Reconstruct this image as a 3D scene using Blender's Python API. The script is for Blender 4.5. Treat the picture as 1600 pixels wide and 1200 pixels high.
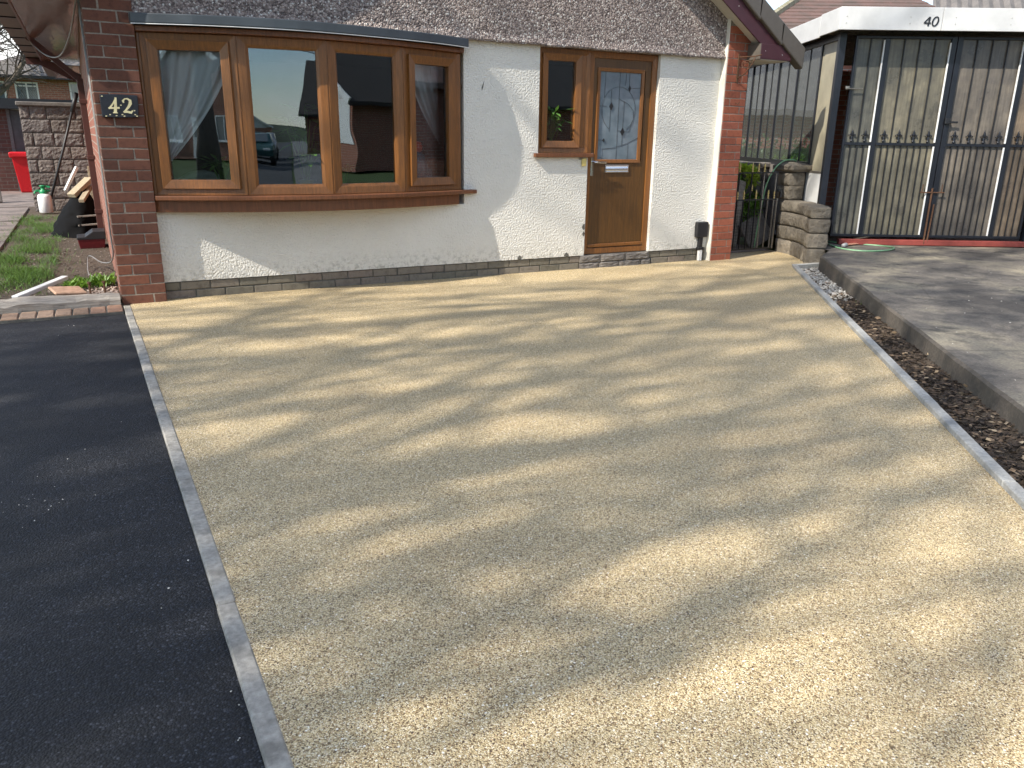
import bpy, math, random
from mathutils import Vector, Matrix, noise as mnoise
R = math.radians
rnd = random.Random(42)
C = bpy.context.scene.collection
sc = bpy.context.scene
for o in list(bpy.data.objects): bpy.data.objects.remove(o)

# ------------------------------------------------------------------ camera
# X runs along the house front, Y into the house, Z up; the driveway surface is z = 0
CAM = Vector((-0.417, -6.421, 1.226))
yaw, pitch, roll = R(28.0), R(17.5), R(0.82)
fw = Vector((math.sin(yaw)*math.cos(pitch), math.cos(yaw)*math.cos(pitch), -math.sin(pitch)))
rt = Vector((math.cos(yaw), -math.sin(yaw), 0)); dn = fw.cross(rt)
r2 = rt*math.cos(roll) - dn*math.sin(roll); d2 = dn*math.cos(roll) + rt*math.sin(roll)
cd = bpy.data.cameras.new('camera'); cam = bpy.data.objects.new('camera', cd); C.objects.link(cam)
cam.matrix_world = Matrix(((r2.x, -d2.x, -fw.x, CAM.x), (r2.y, -d2.y, -fw.y, CAM.y), (r2.z, -d2.z, -fw.z, CAM.z), (0, 0, 0, 1)))
cd.sensor_fit = 'HORIZONTAL'; cd.sensor_width = 36; cd.lens = 36*1218/1600
cd.clip_start = 0.05; cd.clip_end = 1000
sc.camera = cam

# ------------------------------------------------------------------ sky, sun, exposure
SUN = Vector((3.75, 1.0, -3.5)).normalized()          # direction the light travels
el = math.asin(-SUN.z); az = math.atan2(-SUN.x, -SUN.y)
w = bpy.data.worlds.new('World'); sc.world = w; w.use_nodes = True
nt = w.node_tree; nt.nodes.clear()
out = nt.nodes.new('ShaderNodeOutputWorld'); bg = nt.nodes.new('ShaderNodeBackground')
sky = nt.nodes.new('ShaderNodeTexSky'); sky.sky_type = 'NISHITA'; sky.sun_disc = False
sky.sun_elevation = el; sky.sun_rotation = az % (2*math.pi); sky.air_density = 1.0; sky.dust_density = 0.05; sky.ozone_density = 1.2
tc = nt.nodes.new('ShaderNodeTexCoord'); mp = nt.nodes.new('ShaderNodeMapping'); mp.inputs['Scale'].default_value = (1.6, 1.6, 4.5); mp.inputs['Location'].default_value = (7.3, 4.1, 2.2)
nz = nt.nodes.new('ShaderNodeTexNoise'); nz.inputs['Scale'].default_value = 1.7; nz.inputs['Detail'].default_value = 7; nz.inputs['Roughness'].default_value = 0.55
rp = nt.nodes.new('ShaderNodeValToRGB'); rp.color_ramp.elements[0].position = 0.43; rp.color_ramp.elements[1].position = 0.68
rp.color_ramp.elements[1].color = (0.85, 0.85, 0.85, 1)
mx = nt.nodes.new('ShaderNodeMix'); mx.data_type = 'RGBA'; mx.inputs[7].default_value = (8.8, 8.6, 8.3, 1)
L = nt.links.new
L(tc.outputs['Generated'], mp.inputs['Vector']); L(mp.outputs[0], nz.inputs['Vector']); L(nz.outputs['Fac'], rp.inputs[0])
L(rp.outputs[0], mx.inputs[0]); L(sky.outputs[0], mx.inputs[6]); L(mx.outputs[2], bg.inputs[0]); L(bg.outputs[0], out.inputs[0])
bg.inputs[1].default_value = 0.15
sl = bpy.data.lights.new('sun', 'SUN'); sun = bpy.data.objects.new('sun', sl); C.objects.link(sun)
sl.energy = 4.6; sl.angle = R(0.53); sl.color = (1.0, 0.93, 0.82)
sun.rotation_euler = SUN.to_track_quat('-Z', 'Y').to_euler(); sun.location = (-20, -6, 25)
vs = sc.view_settings; vs.view_transform = 'Standard'; vs.look = 'None'; vs.exposure = 0.72; vs.gamma = 1.0; vs.use_curve_mapping = False
sc.cycles.max_bounces = 5; sc.cycles.diffuse_bounces = 3; sc.cycles.glossy_bounces = 3; sc.cycles.transparent_max_bounces = 10; sc.cycles.caustics_reflective = False; sc.cycles.caustics_refractive = False
sc.cycles.use_denoising = True; sc.cycles.use_adaptive_sampling = True; sc.cycles.adaptive_threshold = 0.025

# ------------------------------------------------------------------ materials
class NM:
    """small node-material builder"""
    def __init__(s, name, base=(.5, .5, .5), rough=.6, metal=0, spec=.5):
        s.m = bpy.data.materials.new(name); s.m.use_nodes = True; s.nt = s.m.node_tree
        s.b = s.nt.nodes['Principled BSDF']
        s.b.inputs['Base Color'].default_value = (*base, 1); s.b.inputs['Roughness'].default_value = rough
        s.b.inputs['Metallic'].default_value = metal; s.b.inputs['Specular IOR Level'].default_value = spec
        s.h = None; s.pos = None
    def n(s, t, **k):
        x = s.nt.nodes.new('ShaderNode'+t)
        for a, v in k.items():
            setattr(x, a, v)
        return x
    def l(s, a, b): s.nt.links.new(a, b)
    def P(s, scale=(1, 1, 1), rot=(0, 0, 0), obj=False):
        if obj:
            g = s.n('TexCoord').outputs['Object']
        else:
            g = s.n('NewGeometry').outputs['Position']
        m = s.n('Mapping'); m.inputs['Scale'].default_value = scale; m.inputs['Rotation'].default_value = rot
        s.l(g, m.inputs['Vector']); return m.outputs[0]
    def noise(s, sc_, det=4, ro=.55, v=None, out='Fac'):
        x = s.n('TexNoise'); x.inputs['Scale'].default_value = sc_; x.inputs['Detail'].default_value = det; x.inputs['Roughness'].default_value = ro
        s.l(v or s.P(), x.inputs['Vector']); return x.outputs[out]
    def voro(s, sc_, feat='F1', v=None, out='Distance', rand=1.0):
        x = s.n('TexVoronoi', feature=feat); x.inputs['Scale'].default_value = sc_; x.inputs['Randomness'].default_value = rand
        s.l(v or s.P(), x.inputs['Vector']); return x.outputs[out]
    def ramp(s, f, stops, const=False):
        x = s.n('ValToRGB'); cr = x.color_ramp
        if const: cr.interpolation = 'CONSTANT'
        while len(cr.elements) < len(stops): cr.elements.new(.5)
        for e, (p, c) in zip(cr.elements, stops):
            e.position = p; e.color = (*c, 1) if len(c) == 3 else c
        s.l(f, x.inputs[0]); return x.outputs[0]
    def mix(s, f, a, b, mode='MIX'):
        x = s.n('Mix', data_type='RGBA', blend_type=mode)
        for i, q in ((0, f), (6, a), (7, b)):
            if isinstance(q, (int, float)): x.inputs[i].default_value = q
            elif isinstance(q, tuple): x.inputs[i].default_value = (*q, 1)
            else: s.l(q, x.inputs[i])
        return x.outputs[2]
    def math(s, op, a, b=0.0):
        x = s.n('Math', operation=op)
        for i, q in ((0, a), (1, b)):
            if isinstance(q, (int, float)): x.inputs[i].default_value = q
            else: s.l(q, x.inputs[i])
        return x.outputs[0]
    def sep(s, c, k):
        x = s.n('SeparateColor'); s.l(c, x.inputs[0]); return x.outputs[k]
    def rand(s): return s.n('ObjectInfo').outputs['Random']
    def col(s, c): s.l(c, s.b.inputs['Base Color']); return s
    def rough(s, c): s.l(c, s.b.inputs['Roughness']); return s
    def bump(s, hgt, dist=.01, st=1.0):
        x = s.n('Bump'); x.inputs['Distance'].default_value = dist; x.inputs['Strength'].default_value = st
        s.l(hgt, x.inputs['Height'])
        if s.h is not None: s.l(s.h, x.inputs['Normal'])
        s.h = x.outputs[0]; s.l(s.h, s.b.inputs['Normal']); return s

def plain(name, c, rough=.6, metal=0, var=.25, sc_=30, bump=0):
    k = NM(name, c, rough, metal)
    f = k.noise(sc_, 5, .6)
    k.col(k.ramp(f, [(.3, tuple(x*(1-var) for x in c)), (.7, tuple(min(1, x*(1+var)) for x in c))]))
    if bump: k.bump(f, bump)
    return k.m

def m_resin():
    k = NM('resin_bound_aggregate', rough=.6)
    p = k.P()
    cell = k.voro(315, 'F1', p, 'Color'); d = k.voro(315, 'F1', p, 'Distance')
    rv = k.sep(cell, 0)
    c = k.ramp(rv, [(0, (.08, .05, .025)), (.12, (.25, .17, .085)), (.30, (.47, .36, .19)), (.55, (.66, .54, .31)), (.80, (.80, .68, .43)), (.93, (.92, .86, .68)), (1, (.46, .27, .12))])
    c = k.mix(k.ramp(d, [(.45, (0, 0, 0)), (.85, (.6, .6, .6))]), c, (.15, .11, .06))
    odd = k.voro(120, 'F1', p, 'Color'); od = k.voro(120, 'F1', p, 'Distance')     # the odd larger dark or white stone
    pick = k.sep(odd, 1); near = k.ramp(od, [(.30, (1, 1, 1)), (.38, (0, 0, 0))])
    c = k.mix(k.math('MULTIPLY', k.sep(near, 0), k.math('GREATER_THAN', pick, .90)), c, k.ramp(k.sep(odd, 2), [(0, (.10, .065, .04)), (.5, (.22, .13, .07)), (.55, (.95, .92, .82))], True))
    big = k.noise(1.1, 5, .65, p)
    c = k.mix(1.0, c, k.ramp(big, [(.28, (.88, .835, .79)), (.5, (.98, .945, .90)), (.72, (1.04, 1.0, .95))]), 'MULTIPLY')
    k.col(c); k.bump(k.math('SUBTRACT', 1.0, d), .003, .8); return k.m
def m_tarmac():
    k = NM('tarmac', rough=.6, spec=.45)
    p = k.P()
    cell = k.sep(k.voro(165, 'F1', p, 'Color'), 0); d = k.voro(165, 'F1', p, 'Distance')
    c = k.ramp(cell, [(0, (.003, .003, .004)), (.45, (.009, .0095, .011)), (.75, (.030, .031, .034)), (.93, (.060, .060, .064)), (1, (.12, .12, .12))])
    c = k.mix(k.ramp(d, [(.4, (0, 0, 0)), (.8, (.85,)*3)]), c, (.003, .003, .004))
    c = k.mix(1.0, c, k.ramp(k.noise(1.6, 6, .65, p), [(.3, (.40, .42, .48)), (.7, (.76, .80, .92))]), 'MULTIPLY')
    k.col(c); k.rough(k.ramp(cell, [(0, (.62,)*3), (1, (.85,)*3)]))
    k.bump(k.math('SUBTRACT', 1.0, d), .0035, .7); return k.m
def m_concrete(name, c, grime=(.05, .05, .045), sc_=2.0, thr=(.42, .62)):
    k = NM(name, c, .85)
    p = k.P()
    f = k.noise(sc_, 8, .62, p); g = k.noise(60, 4, .6, p)
    a = k.ramp(g, [(.3, tuple(x*.72 for x in c)), (.7, tuple(x*1.2 for x in c))])
    k.col(k.mix(k.ramp(f, [(thr[0], (0, 0, 0)), (thr[1], (1, 1, 1))]), a, k.mix(.35, grime, a)))
    k.bump(g, .004, .6); return k.m
def m_slab():
    k = NM('old_concrete', rough=.85); p = k.P()
    f = k.noise(.8, 10, .68, p); g = k.noise(70, 5, .65, p); st = k.noise(4.5, 7, .7, p); cr = k.voro(.9, 'DISTANCE_TO_EDGE', k.P((1, 1, .01)))
    c = k.ramp(f, [(.38, (.055, .050, .046)), (.48, (.14, .125, .108)), (.57, (.25, .22, .165)), (.70, (.38, .34, .25))])
    c = k.mix(1.0, c, k.ramp(g, [(.3, (.62,)*3), (.7, (1.25,)*3)]), 'MULTIPLY')
    c = k.mix(k.ramp(st, [(.52, (0, 0, 0)), (.66, (.8,)*3)]), c, (.035, .034, .032))
    c = k.mix(k.ramp(cr, [(.0, (.35,)*3), (.008, (0, 0, 0))]), c, (.02, .02, .018))
    k.col(c); k.bump(g, .006, .7); k.bump(f, .03, .5); return k.m
def m_render():
    k = NM('painted_render', rough=.75)
    p = k.P()
    f = k.noise(62, 1.5, .5, p); big = k.noise(1.6, 5, .6, p)
    z = k.n('SeparateXYZ'); k.l(p, z.inputs[0])
    c = k.ramp(big, [(.3, (.68, .66, .60)), (.7, (.75, .73, .67))])
    # splash-back dirt and algae near the plinth
    low = k.n('MapRange'); low.inputs[1].default_value = .10; low.inputs[2].default_value = .30; low.inputs[3].default_value = 1; low.inputs[4].default_value = 0
    k.l(z.outputs[2], low.inputs[0])
    spot = k.ramp(k.noise(24, 6, .7, p), [(.47, (0, 0, 0)), (.64, (1, 1, 1))])
    dirt = k.math('MULTIPLY', k.math('MULTIPLY', low.outputs[0], k.sep(spot, 0)), .75)
    k.col(k.mix(dirt, c, (.24, .23, .19)))
    k.bump(f, .015, .85); return k.m
def m_pebble():
    k = NM('pebbledash', rough=.7)
    p = k.P()
    cell = k.sep(k.voro(72, 'F1', p, 'Color'), 0); d = k.voro(72, 'F1', p, 'Distance')
    c = k.ramp(cell, [(0, (.10, .075, .07)), (.3, (.23, .18, .16)), (.62, (.36, .29, .26)), (.86, (.46, .39, .35)), (.96, (.72, .69, .64)), (1, (.14, .11, .10))])
    c = k.mix(k.ramp(d, [(.45, (0, 0, 0)), (.85, (.8, .8, .8))]), c, (.11, .09, .08))
    k.col(c); k.bump(k.math('SUBTRACT', 1.0, d), .012, .9); return k.m
def m_brick(name, stops, dirt=.35, obj=True):
    k = NM(name, rough=.85)
    r = k.rand(); p = k.P()
    c = k.ramp(r, stops)
    f = k.noise(28, 6, .65, p); f2 = k.noise(170, 3, .6, p)
    c = k.mix(1.0, c, k.ramp(f, [(.28, (.62, .60, .58)), (.5, (1, 1, 1)), (.75, (1.12, 1.08, 1.05))]), 'MULTIPLY')
    c = k.mix(k.ramp(k.noise(9, 6, .7, p), [(.55, (0, 0, 0)), (.8, (dirt,)*3)]), c, (.06, .05, .045))
    k.col(c); k.bump(f2, .003, .7); k.bump(f, .004, .4); return k.m
def m_brickwall(name, c1, c2, mortar, scale=1.0, rot=0, axis='XZ'):
    """far brickwork: courses of 75 mm in a Brick Texture"""
    k = NM(name, rough=.85)
    g = k.n('NewGeometry').outputs['Position']; s = k.n('SeparateXYZ'); k.l(g, s.inputs[0]); cb = k.n('CombineXYZ')
    k.l(s.outputs[0 if axis[0] == 'X' else 1], cb.inputs[0]); k.l(s.outputs[2], cb.inputs[1])
    b = k.n('TexBrick'); b.inputs['Scale'].default_value = 1; b.inputs['Brick Width'].default_value = .225; b.inputs['Row Height'].default_value = .075
    b.inputs['Mortar Size'].default_value = .006; b.inputs['Color1'].default_value = (*c1, 1); b.inputs['Color2'].default_value = (*c2, 1); b.inputs['Mortar'].default_value = (*mortar, 1)
    k.l(cb.outputs[0], b.inputs['Vector'])
    k.col(k.mix(1.0, b.outputs['Color'], k.ramp(k.noise(12, 5, .6), [(.3, (.75,)*3), (.7, (1.1,)*3)]), 'MULTIPLY'))
    k.bump(b.outputs['Fac'], .006, -.8); return k.m
def m_oak(name='golden_oak_foil', c=(.20, .075, .022), rough=.32):
    k = NM(name, rough=rough)
    p = k.P((22, 22, 1.6))
    f = k.noise(3.2, 6, .65, p); g = k.noise(60, 3, .6, k.P((6, 6, .3)))
    a = tuple(x*.62 for x in c); b = tuple(x*1.35 for x in c)
    k.col(k.mix(k.ramp(g, [(.45, (0, 0, 0)), (.7, (.35,)*3)]), k.ramp(f, [(.3, a), (.55, c), (.75, b)]), tuple(x*.45 for x in c)))
    k.rough(k.ramp(f, [(.3, (rough+.12,)*3), (.7, (rough-.04,)*3)])); k.bump(f, .0012, .5); return k.m
def m_glass(name, tint=(.92, .95, .95), boost=2.3, wav=.0, dirt=0):
    m = bpy.data.materials.new(name); m.use_nodes = True; t = m.node_tree; t.nodes.clear()
    o = t.nodes.new('ShaderNodeOutputMaterial'); mixn = t.nodes.new('ShaderNodeMixShader'); tr = t.nodes.new('ShaderNodeBsdfTransparent'); gl = t.nodes.new('ShaderNodeBsdfGlossy')
    fr = t.nodes.new('ShaderNodeFresnel'); fr.inputs[0].default_value = 1.52; mu = t.nodes.new('ShaderNodeMath'); mu.operation = 'MULTIPLY'; mu.inputs[1].default_value = boost; mu.use_clamp = True
    tr.inputs[0].default_value = (*tint, 1); gl.inputs['Roughness'].default_value = .004; gl.inputs[0].default_value = (.80, .90, 1, 1)
    if wav:
        nz = t.nodes.new('ShaderNodeTexNoise'); nz.inputs['Scale'].default_value = 2.2; nz.inputs['Detail'].default_value = 1
        bp = t.nodes.new('ShaderNodeBump'); bp.inputs['Distance'].default_value = wav; gp = t.nodes.new('ShaderNodeNewGeometry')
        t.links.new(gp.outputs['Position'], nz.inputs['Vector']); t.links.new(nz.outputs['Fac'], bp.inputs['Height']); t.links.new(bp.outputs[0], gl.inputs['Normal'])
    if dirt:
        df = t.nodes.new('ShaderNodeBsdfDiffuse'); df.inputs[0].default_value = (.34, .35, .31, 1); m2 = t.nodes.new('ShaderNodeMixShader'); m2.inputs[0].default_value = dirt
        t.links.new(mixn.outputs[0], m2.inputs[1]); t.links.new(df.outputs[0], m2.inputs[2])
    t.links.new(fr.outputs[0], mu.inputs[0]); t.links.new(mu.outputs[0], mixn.inputs[0]); t.links.new(tr.outputs[0], mixn.inputs[1]); t.links.new(gl.outputs[0], mixn.inputs[2]); t.links.new(m2.outputs[0] if dirt else mixn.outputs[0], o.inputs[0])
    return m
def m_leaf(name, c1, c2, rough=.45, trans=.25):
    k = NM(name, rough=rough)
    f = k.noise(9, 3, .6); r = k.n('NewGeometry').outputs['Random Per Island']
    k.col(k.ramp(r, [(0, c1), (.6, c2), (1, tuple(min(1, x*1.5) for x in c2))]))
    t = k.n('BsdfTranslucent'); mixs = k.n('MixShader'); mixs.inputs[0].default_value = trans
    t.inputs[0].default_value = (*[min(1, x*1.6) for x in c2], 1)
    o = k.nt.nodes['Material Output']; k.l(k.b.outputs[0], mixs.inputs[1]); k.l(t.outputs[0], mixs.inputs[2]); k.l(mixs.outputs[0], o.inputs[0])
    return k.m
def m_islands(name, stops, rough=.8):
    k = NM(name, rough=rough)
    r = k.n('NewGeometry').outputs['Random Per Island']
    c = k.ramp(r, stops)
    k.col(k.mix(1.0, c, k.ramp(k.noise(60, 4, .6), [(.3, (.75,)*3), (.7, (1.12,)*3)]), 'MULTIPLY')); return k.m
def m_soil(name='garden_soil', a=(.045, .032, .022), b=(.16, .12, .085)):
    k = NM(name, rough=.95)
    f = k.noise(55, 7, .7); g = k.noise(3, 4, .6)
    k.col(k.mix(k.ramp(g, [(.4, (0, 0, 0)), (.65, (.5,)*3)]), k.ramp(f, [(.3, a), (.68, b)]), (.07, .06, .045))); k.bump(f, .03, 1); return k.m
def m_grassground():
    k = NM('lawn', rough=.9)
    f = k.noise(2.2, 6, .65); g = k.noise(90, 4, .7)
    k.col(k.mix(.5, k.ramp(f, [(.3, (.045, .085, .018)), (.7, (.085, .14, .032))]), k.ramp(g, [(.3, (.025, .055, .012)), (.7, (.12, .18, .05))]))); k.bump(g, .05, 1); return k.m
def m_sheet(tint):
    """dirty twin-wall plastic sheet of the carport gates with reflections tinted in, ribbed from top to bottom"""
    k = NM('dirty_sheet_painted_reflection', rough=.30)
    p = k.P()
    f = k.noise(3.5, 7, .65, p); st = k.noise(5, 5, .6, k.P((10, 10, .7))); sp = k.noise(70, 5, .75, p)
    c = k.ramp(f, [(.3, (.055, .053, .050)), (.5, (.10, .093, .076)), (.72, (.165, .15, .115))]); c = k.mix(1.0, c, tint, 'MULTIPLY')  # tint paints in each panel's reflections and what shows through it
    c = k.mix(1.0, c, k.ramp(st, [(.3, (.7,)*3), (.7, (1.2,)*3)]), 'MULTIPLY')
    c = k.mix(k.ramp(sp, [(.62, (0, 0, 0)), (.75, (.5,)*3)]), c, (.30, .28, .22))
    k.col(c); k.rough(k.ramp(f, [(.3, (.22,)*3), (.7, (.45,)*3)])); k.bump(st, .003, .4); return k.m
def m_ledglass():
    k = NM('obscure_door_glass', (.25, .33, .40), .2, 0, .6)
    f = k.noise(7, 2, .5)
    k.col(k.ramp(f, [(.3, (.11, .15, .18)), (.7, (.18, .225, .26))])); k.bump(k.noise(6, 2, .5), .02, .35); return k.m
def m_timber(name='weathered_timber', a=(.16, .14, .12), b=(.42, .38, .33)):
    k = NM(name, rough=.9)
    f = k.noise(4, 7, .7, k.P((1.5, 22, 22)))
    k.col(k.ramp(f, [(.3, a), (.7, b)])); k.bump(f, .01, .9); return k.m
def m_bark(name, a, b):
    k = NM(name, rough=.9)
    f = k.noise(6, 6, .65, k.P((3, 3, .8))); k.col(k.ramp(f, [(.3, a), (.7, b)])); k.bump(f, .03, .8); return k.m
def m_rock(name, stops):
    k = NM(name, rough=.9); p = k.P()
    f = k.noise(16, 8, .65, p); r = k.rand()
    c = k.mix(1.0, k.ramp(r, stops), k.ramp(f, [(.28, (.55, .54, .52)), (.5, (.95,)*3), (.75, (1.25, 1.22, 1.15))]), 'MULTIPLY')
    k.col(c); k.bump(f, .05, .9); k.bump(k.noise(70, 5, .65, p), .008, .8); return k.m
def m_soffit():
    k = NM('brown_pvc_soffit', (.20, .13, .11), .12)
    k.bump(k.noise(5, 3, .5, k.P((3, .6, 1))), .006, .5)
    k.col(k.ramp(k.noise(8, 3, .5), [(.3, (.17, .11, .09)), (.7, (.25, .165, .14))])); return k.m
def m_curtain():
    k = NM('net_curtain', (.95, .95, .95), .9)
    t = k.n('BsdfTranslucent'); t.inputs[0].default_value = (.8, .8, .8, 1); ms = k.n('MixShader'); ms.inputs[0].default_value = .2
    k.l(k.b.outputs[0], ms.inputs[1]); k.l(t.outputs[0], ms.inputs[2]); k.l(ms.outputs[0], k.nt.nodes['Material Output'].inputs[0]); return k.m

M = dict(
    resin=m_resin(), tarmac=m_tarmac(), render=m_render(), pebble=m_pebble(),
    kerb=m_concrete('edging_concrete', (.36, .335, .29), (.13, .12, .10), 14, (.46, .66)), kerb_new=m_concrete('new_edging_concrete', (.36, .36, .345), (.22, .22, .21), 7),
    slab=m_slab(), slab_edge=m_concrete('old_concrete_edge', (.10, .085, .07), (.03, .03, .026), 5),
    paving=m_concrete('path_paving', (.22, .18, .16), (.06, .055, .05), 3), asphalt=m_concrete('road_asphalt', (.055, .055, .057), (.035, .035, .035), 1), pavement=m_concrete('footway_concrete', (.20, .195, .19), (.12, .12, .115), 1),
    brick_shaded=m_brick('shaded_red_brick', [(0, (.098, .040, .026)), (.4, (.125, .048, .029)), (.8, (.148, .056, .033)), (.93, (.19, .066, .034)), (1, (.088, .046, .034))]),  # darker copy of the red brick, the pillar's shade put into its colour
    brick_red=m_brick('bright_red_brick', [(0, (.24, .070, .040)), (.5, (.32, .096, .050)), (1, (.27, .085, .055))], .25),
    brick_grey=m_brick('grey_plinth_brick', [(0, (.14, .13, .10)), (.5, (.185, .165, .13)), (1, (.20, .165, .135))], .5),
    brick_edge=m_brick('brown_edging_brick', [(0, (.24, .16, .11)), (.5, (.30, .21, .15)), (1, (.26, .145, .095))], .4),
    mortar=m_concrete('mortar', (.27, .235, .19), (.12, .11, .09), 8), mortar_dark=m_concrete('damp_mortar', (.12, .115, .10), (.06, .055, .05), 8),
    sidebrick=m_brickwall('side_brickwork', (.30, .095, .055), (.23, .072, .045), (.34, .30, .25), axis='YZ'),
    frontbrick=m_brickwall('far_brickwork', (.34, .13, .085), (.26, .095, .06), (.36, .32, .27), axis='XZ'),
    oak=m_oak('golden_oak_foil', (.215, .085, .021)), oak_door=m_oak('oak_door_skin', (.105, .048, .011), .38), oak_sill=m_oak('oak_sill', (.175, .064, .024), .4),
    glass=m_glass('window_glass', wav=.0012), carglass=m_glass('side_glass', (.55, .60, .56), 1.8, .002, .16), doorglass=m_ledglass(),
    white=plain('white_plastic', (.78, .78, .77), .35, 0, .04), whitepaint=plain('white_paint', (.58, .585, .58), .55, 0, .10, 4), cream=plain('cream_paint', (.72, .69, .60), .6, 0, .1, 8),
    grey_lead=plain('slate_grey_trim', (.045, .055, .065), .42, 0, .15, 5), black=plain('black_paint', (.012, .013, .016), .38, 0, .3, 40), blackplastic=plain('black_plastic', (.014, .014, .016), .5, 0, .2), navy=plain('navy_gate_paint', (.009, .011, .017), .35, 0, .25, 20),
    maroon=plain('maroon_board', (.060, .018, .026), .38, 0, .12, 12), cap=plain('grey_verge_cap', (.105, .092, .078), .5, 0, .08, 20), brownpvc=plain('brown_pvc', (.085, .034, .028), .35, 0, .12, 12), soffit=m_soffit(), wsoffit=plain('cream_soffit', (.52, .49, .43), .6, 0, .08, 8),
    chrome=NM('chrome', (.75, .76, .78), .12, 1).m, gold=plain('gold_paint', (.62, .47, .18), .4, .3, .15), goldnum=plain('cream_gold_numeral', (.74, .66, .38), .5, 0, .1), yellow=plain('yellowed_plastic', (.62, .50, .18), .5, 0, .1), rust=plain('rusty_steel', (.11, .055, .03), .8, .2, .4, 80), steel=plain('worn_steel', (.35, .34, .31), .45, .8, .25, 60),
    slate=plain('black_slate', (.012, .014, .02), .45, 0, .4, 25, .004), redbeam=plain('red_beam_paint', (.26, .055, .042), .5, 0, .25, 9), redplastic=plain('red_bin_plastic', (.55, .008, .014), .35, 0, .08), darkred=plain('dark_red_plastic', (.11, .008, .012), .45, 0, .2), green=plain('green_plastic', (.01, .25, .09), .4, 0, .1), hose=plain('green_hose', (.20, .40, .22), .4, 0, .15),
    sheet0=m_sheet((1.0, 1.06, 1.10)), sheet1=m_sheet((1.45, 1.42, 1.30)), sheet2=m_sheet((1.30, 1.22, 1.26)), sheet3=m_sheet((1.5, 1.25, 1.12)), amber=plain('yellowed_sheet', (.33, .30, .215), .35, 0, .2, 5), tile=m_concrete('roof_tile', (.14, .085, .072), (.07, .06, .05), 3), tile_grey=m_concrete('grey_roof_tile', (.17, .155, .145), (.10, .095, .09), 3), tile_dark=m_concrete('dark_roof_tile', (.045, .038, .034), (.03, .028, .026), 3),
    moss=m_concrete('mossy_mortar', (.30, .28, .20), (.14, .12, .05), 9), timber=m_timber(), newtimber=m_timber('pale_timber', (.28, .22, .14), (.48, .41, .29)),
    block=m_rock('rock_faced_block', [(0, (.17, .145, .13)), (.5, (.23, .195, .175)), (1, (.20, .175, .165))]), stone=m_rock('sandstone_block', [(0, (.15, .13, .105)), (.5, (.19, .165, .13)), (1, (.23, .20, .16))]),
    soil=m_soil(), lawn=m_grassground(), barkchips=m_islands('bark_chips', [(0, (.016, .011, .008)), (.5, (.042, .028, .019)), (.8, (.085, .057, .038)), (.95, (.16, .115, .075)), (1, (.30, .24, .17))]),
    pebbles=m_islands('limestone_chips', [(0, (.28, .26, .23)), (.4, (.46, .44, .40)), (.8, (.62, .60, .56)), (1, (.40, .33, .27))]), pinkgravel=m_islands('pink_gravel', [(0, (.26, .19, .15)), (.5, (.45, .35, .29)), (1, (.60, .52, .46))]), specks=m_islands('pale_grit', [(0, (.55, .52, .45)), (1, (.75, .73, .68))]),
    grass=m_leaf('grass_blade', (.035, .075, .012), (.085, .155, .028)), leaf=m_leaf('shrub_leaf', (.05, .12, .012), (.14, .26, .03)), leafy=m_leaf('yellow_green_leaf', (.20, .32, .025), (.38, .48, .06)), evergreen=m_leaf('evergreen_leaf', (.018, .040, .012), (.045, .080, .025), .5, .1), hedge=m_leaf('hedge_leaf', (.03, .065, .015), (.07, .13, .03)), houseplant=m_leaf('houseplant_leaf', (.03, .09, .015), (.10, .22, .035)),
    bark=m_bark('tree_bark', (.06, .05, .04), (.16, .135, .11)), twig=m_bark('twig_bark', (.05, .04, .03), (.12, .095, .075)),
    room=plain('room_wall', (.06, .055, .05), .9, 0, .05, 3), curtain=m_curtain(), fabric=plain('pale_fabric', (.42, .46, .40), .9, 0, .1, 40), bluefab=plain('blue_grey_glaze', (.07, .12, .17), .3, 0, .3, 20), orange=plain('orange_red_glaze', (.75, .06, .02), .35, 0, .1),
    bag=NM('black_sheeting', (.004, .004, .0045), .85, 0, .12).m, carpaint=plain('teal_car_paint', (.05, .13, .13), .2, .3, .03), carpaint2=plain('silver_car_paint', (.45, .46, .47), .25, .5, .03), tyre=plain('tyre_rubber', (.02, .02, .02), .8), lampgrey=plain('galvanised_post', (.30, .31, .31), .5, .4, .1), socket=plain('socket_grey', (.45, .45, .44), .5), palestone=m_concrete('weathered_stone', (.20, .18, .16), (.09, .08, .075), 6),
)

M['glass_far'] = NM('far_window_glass', (.10, .13, .15), .08, 0, .8).m
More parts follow.
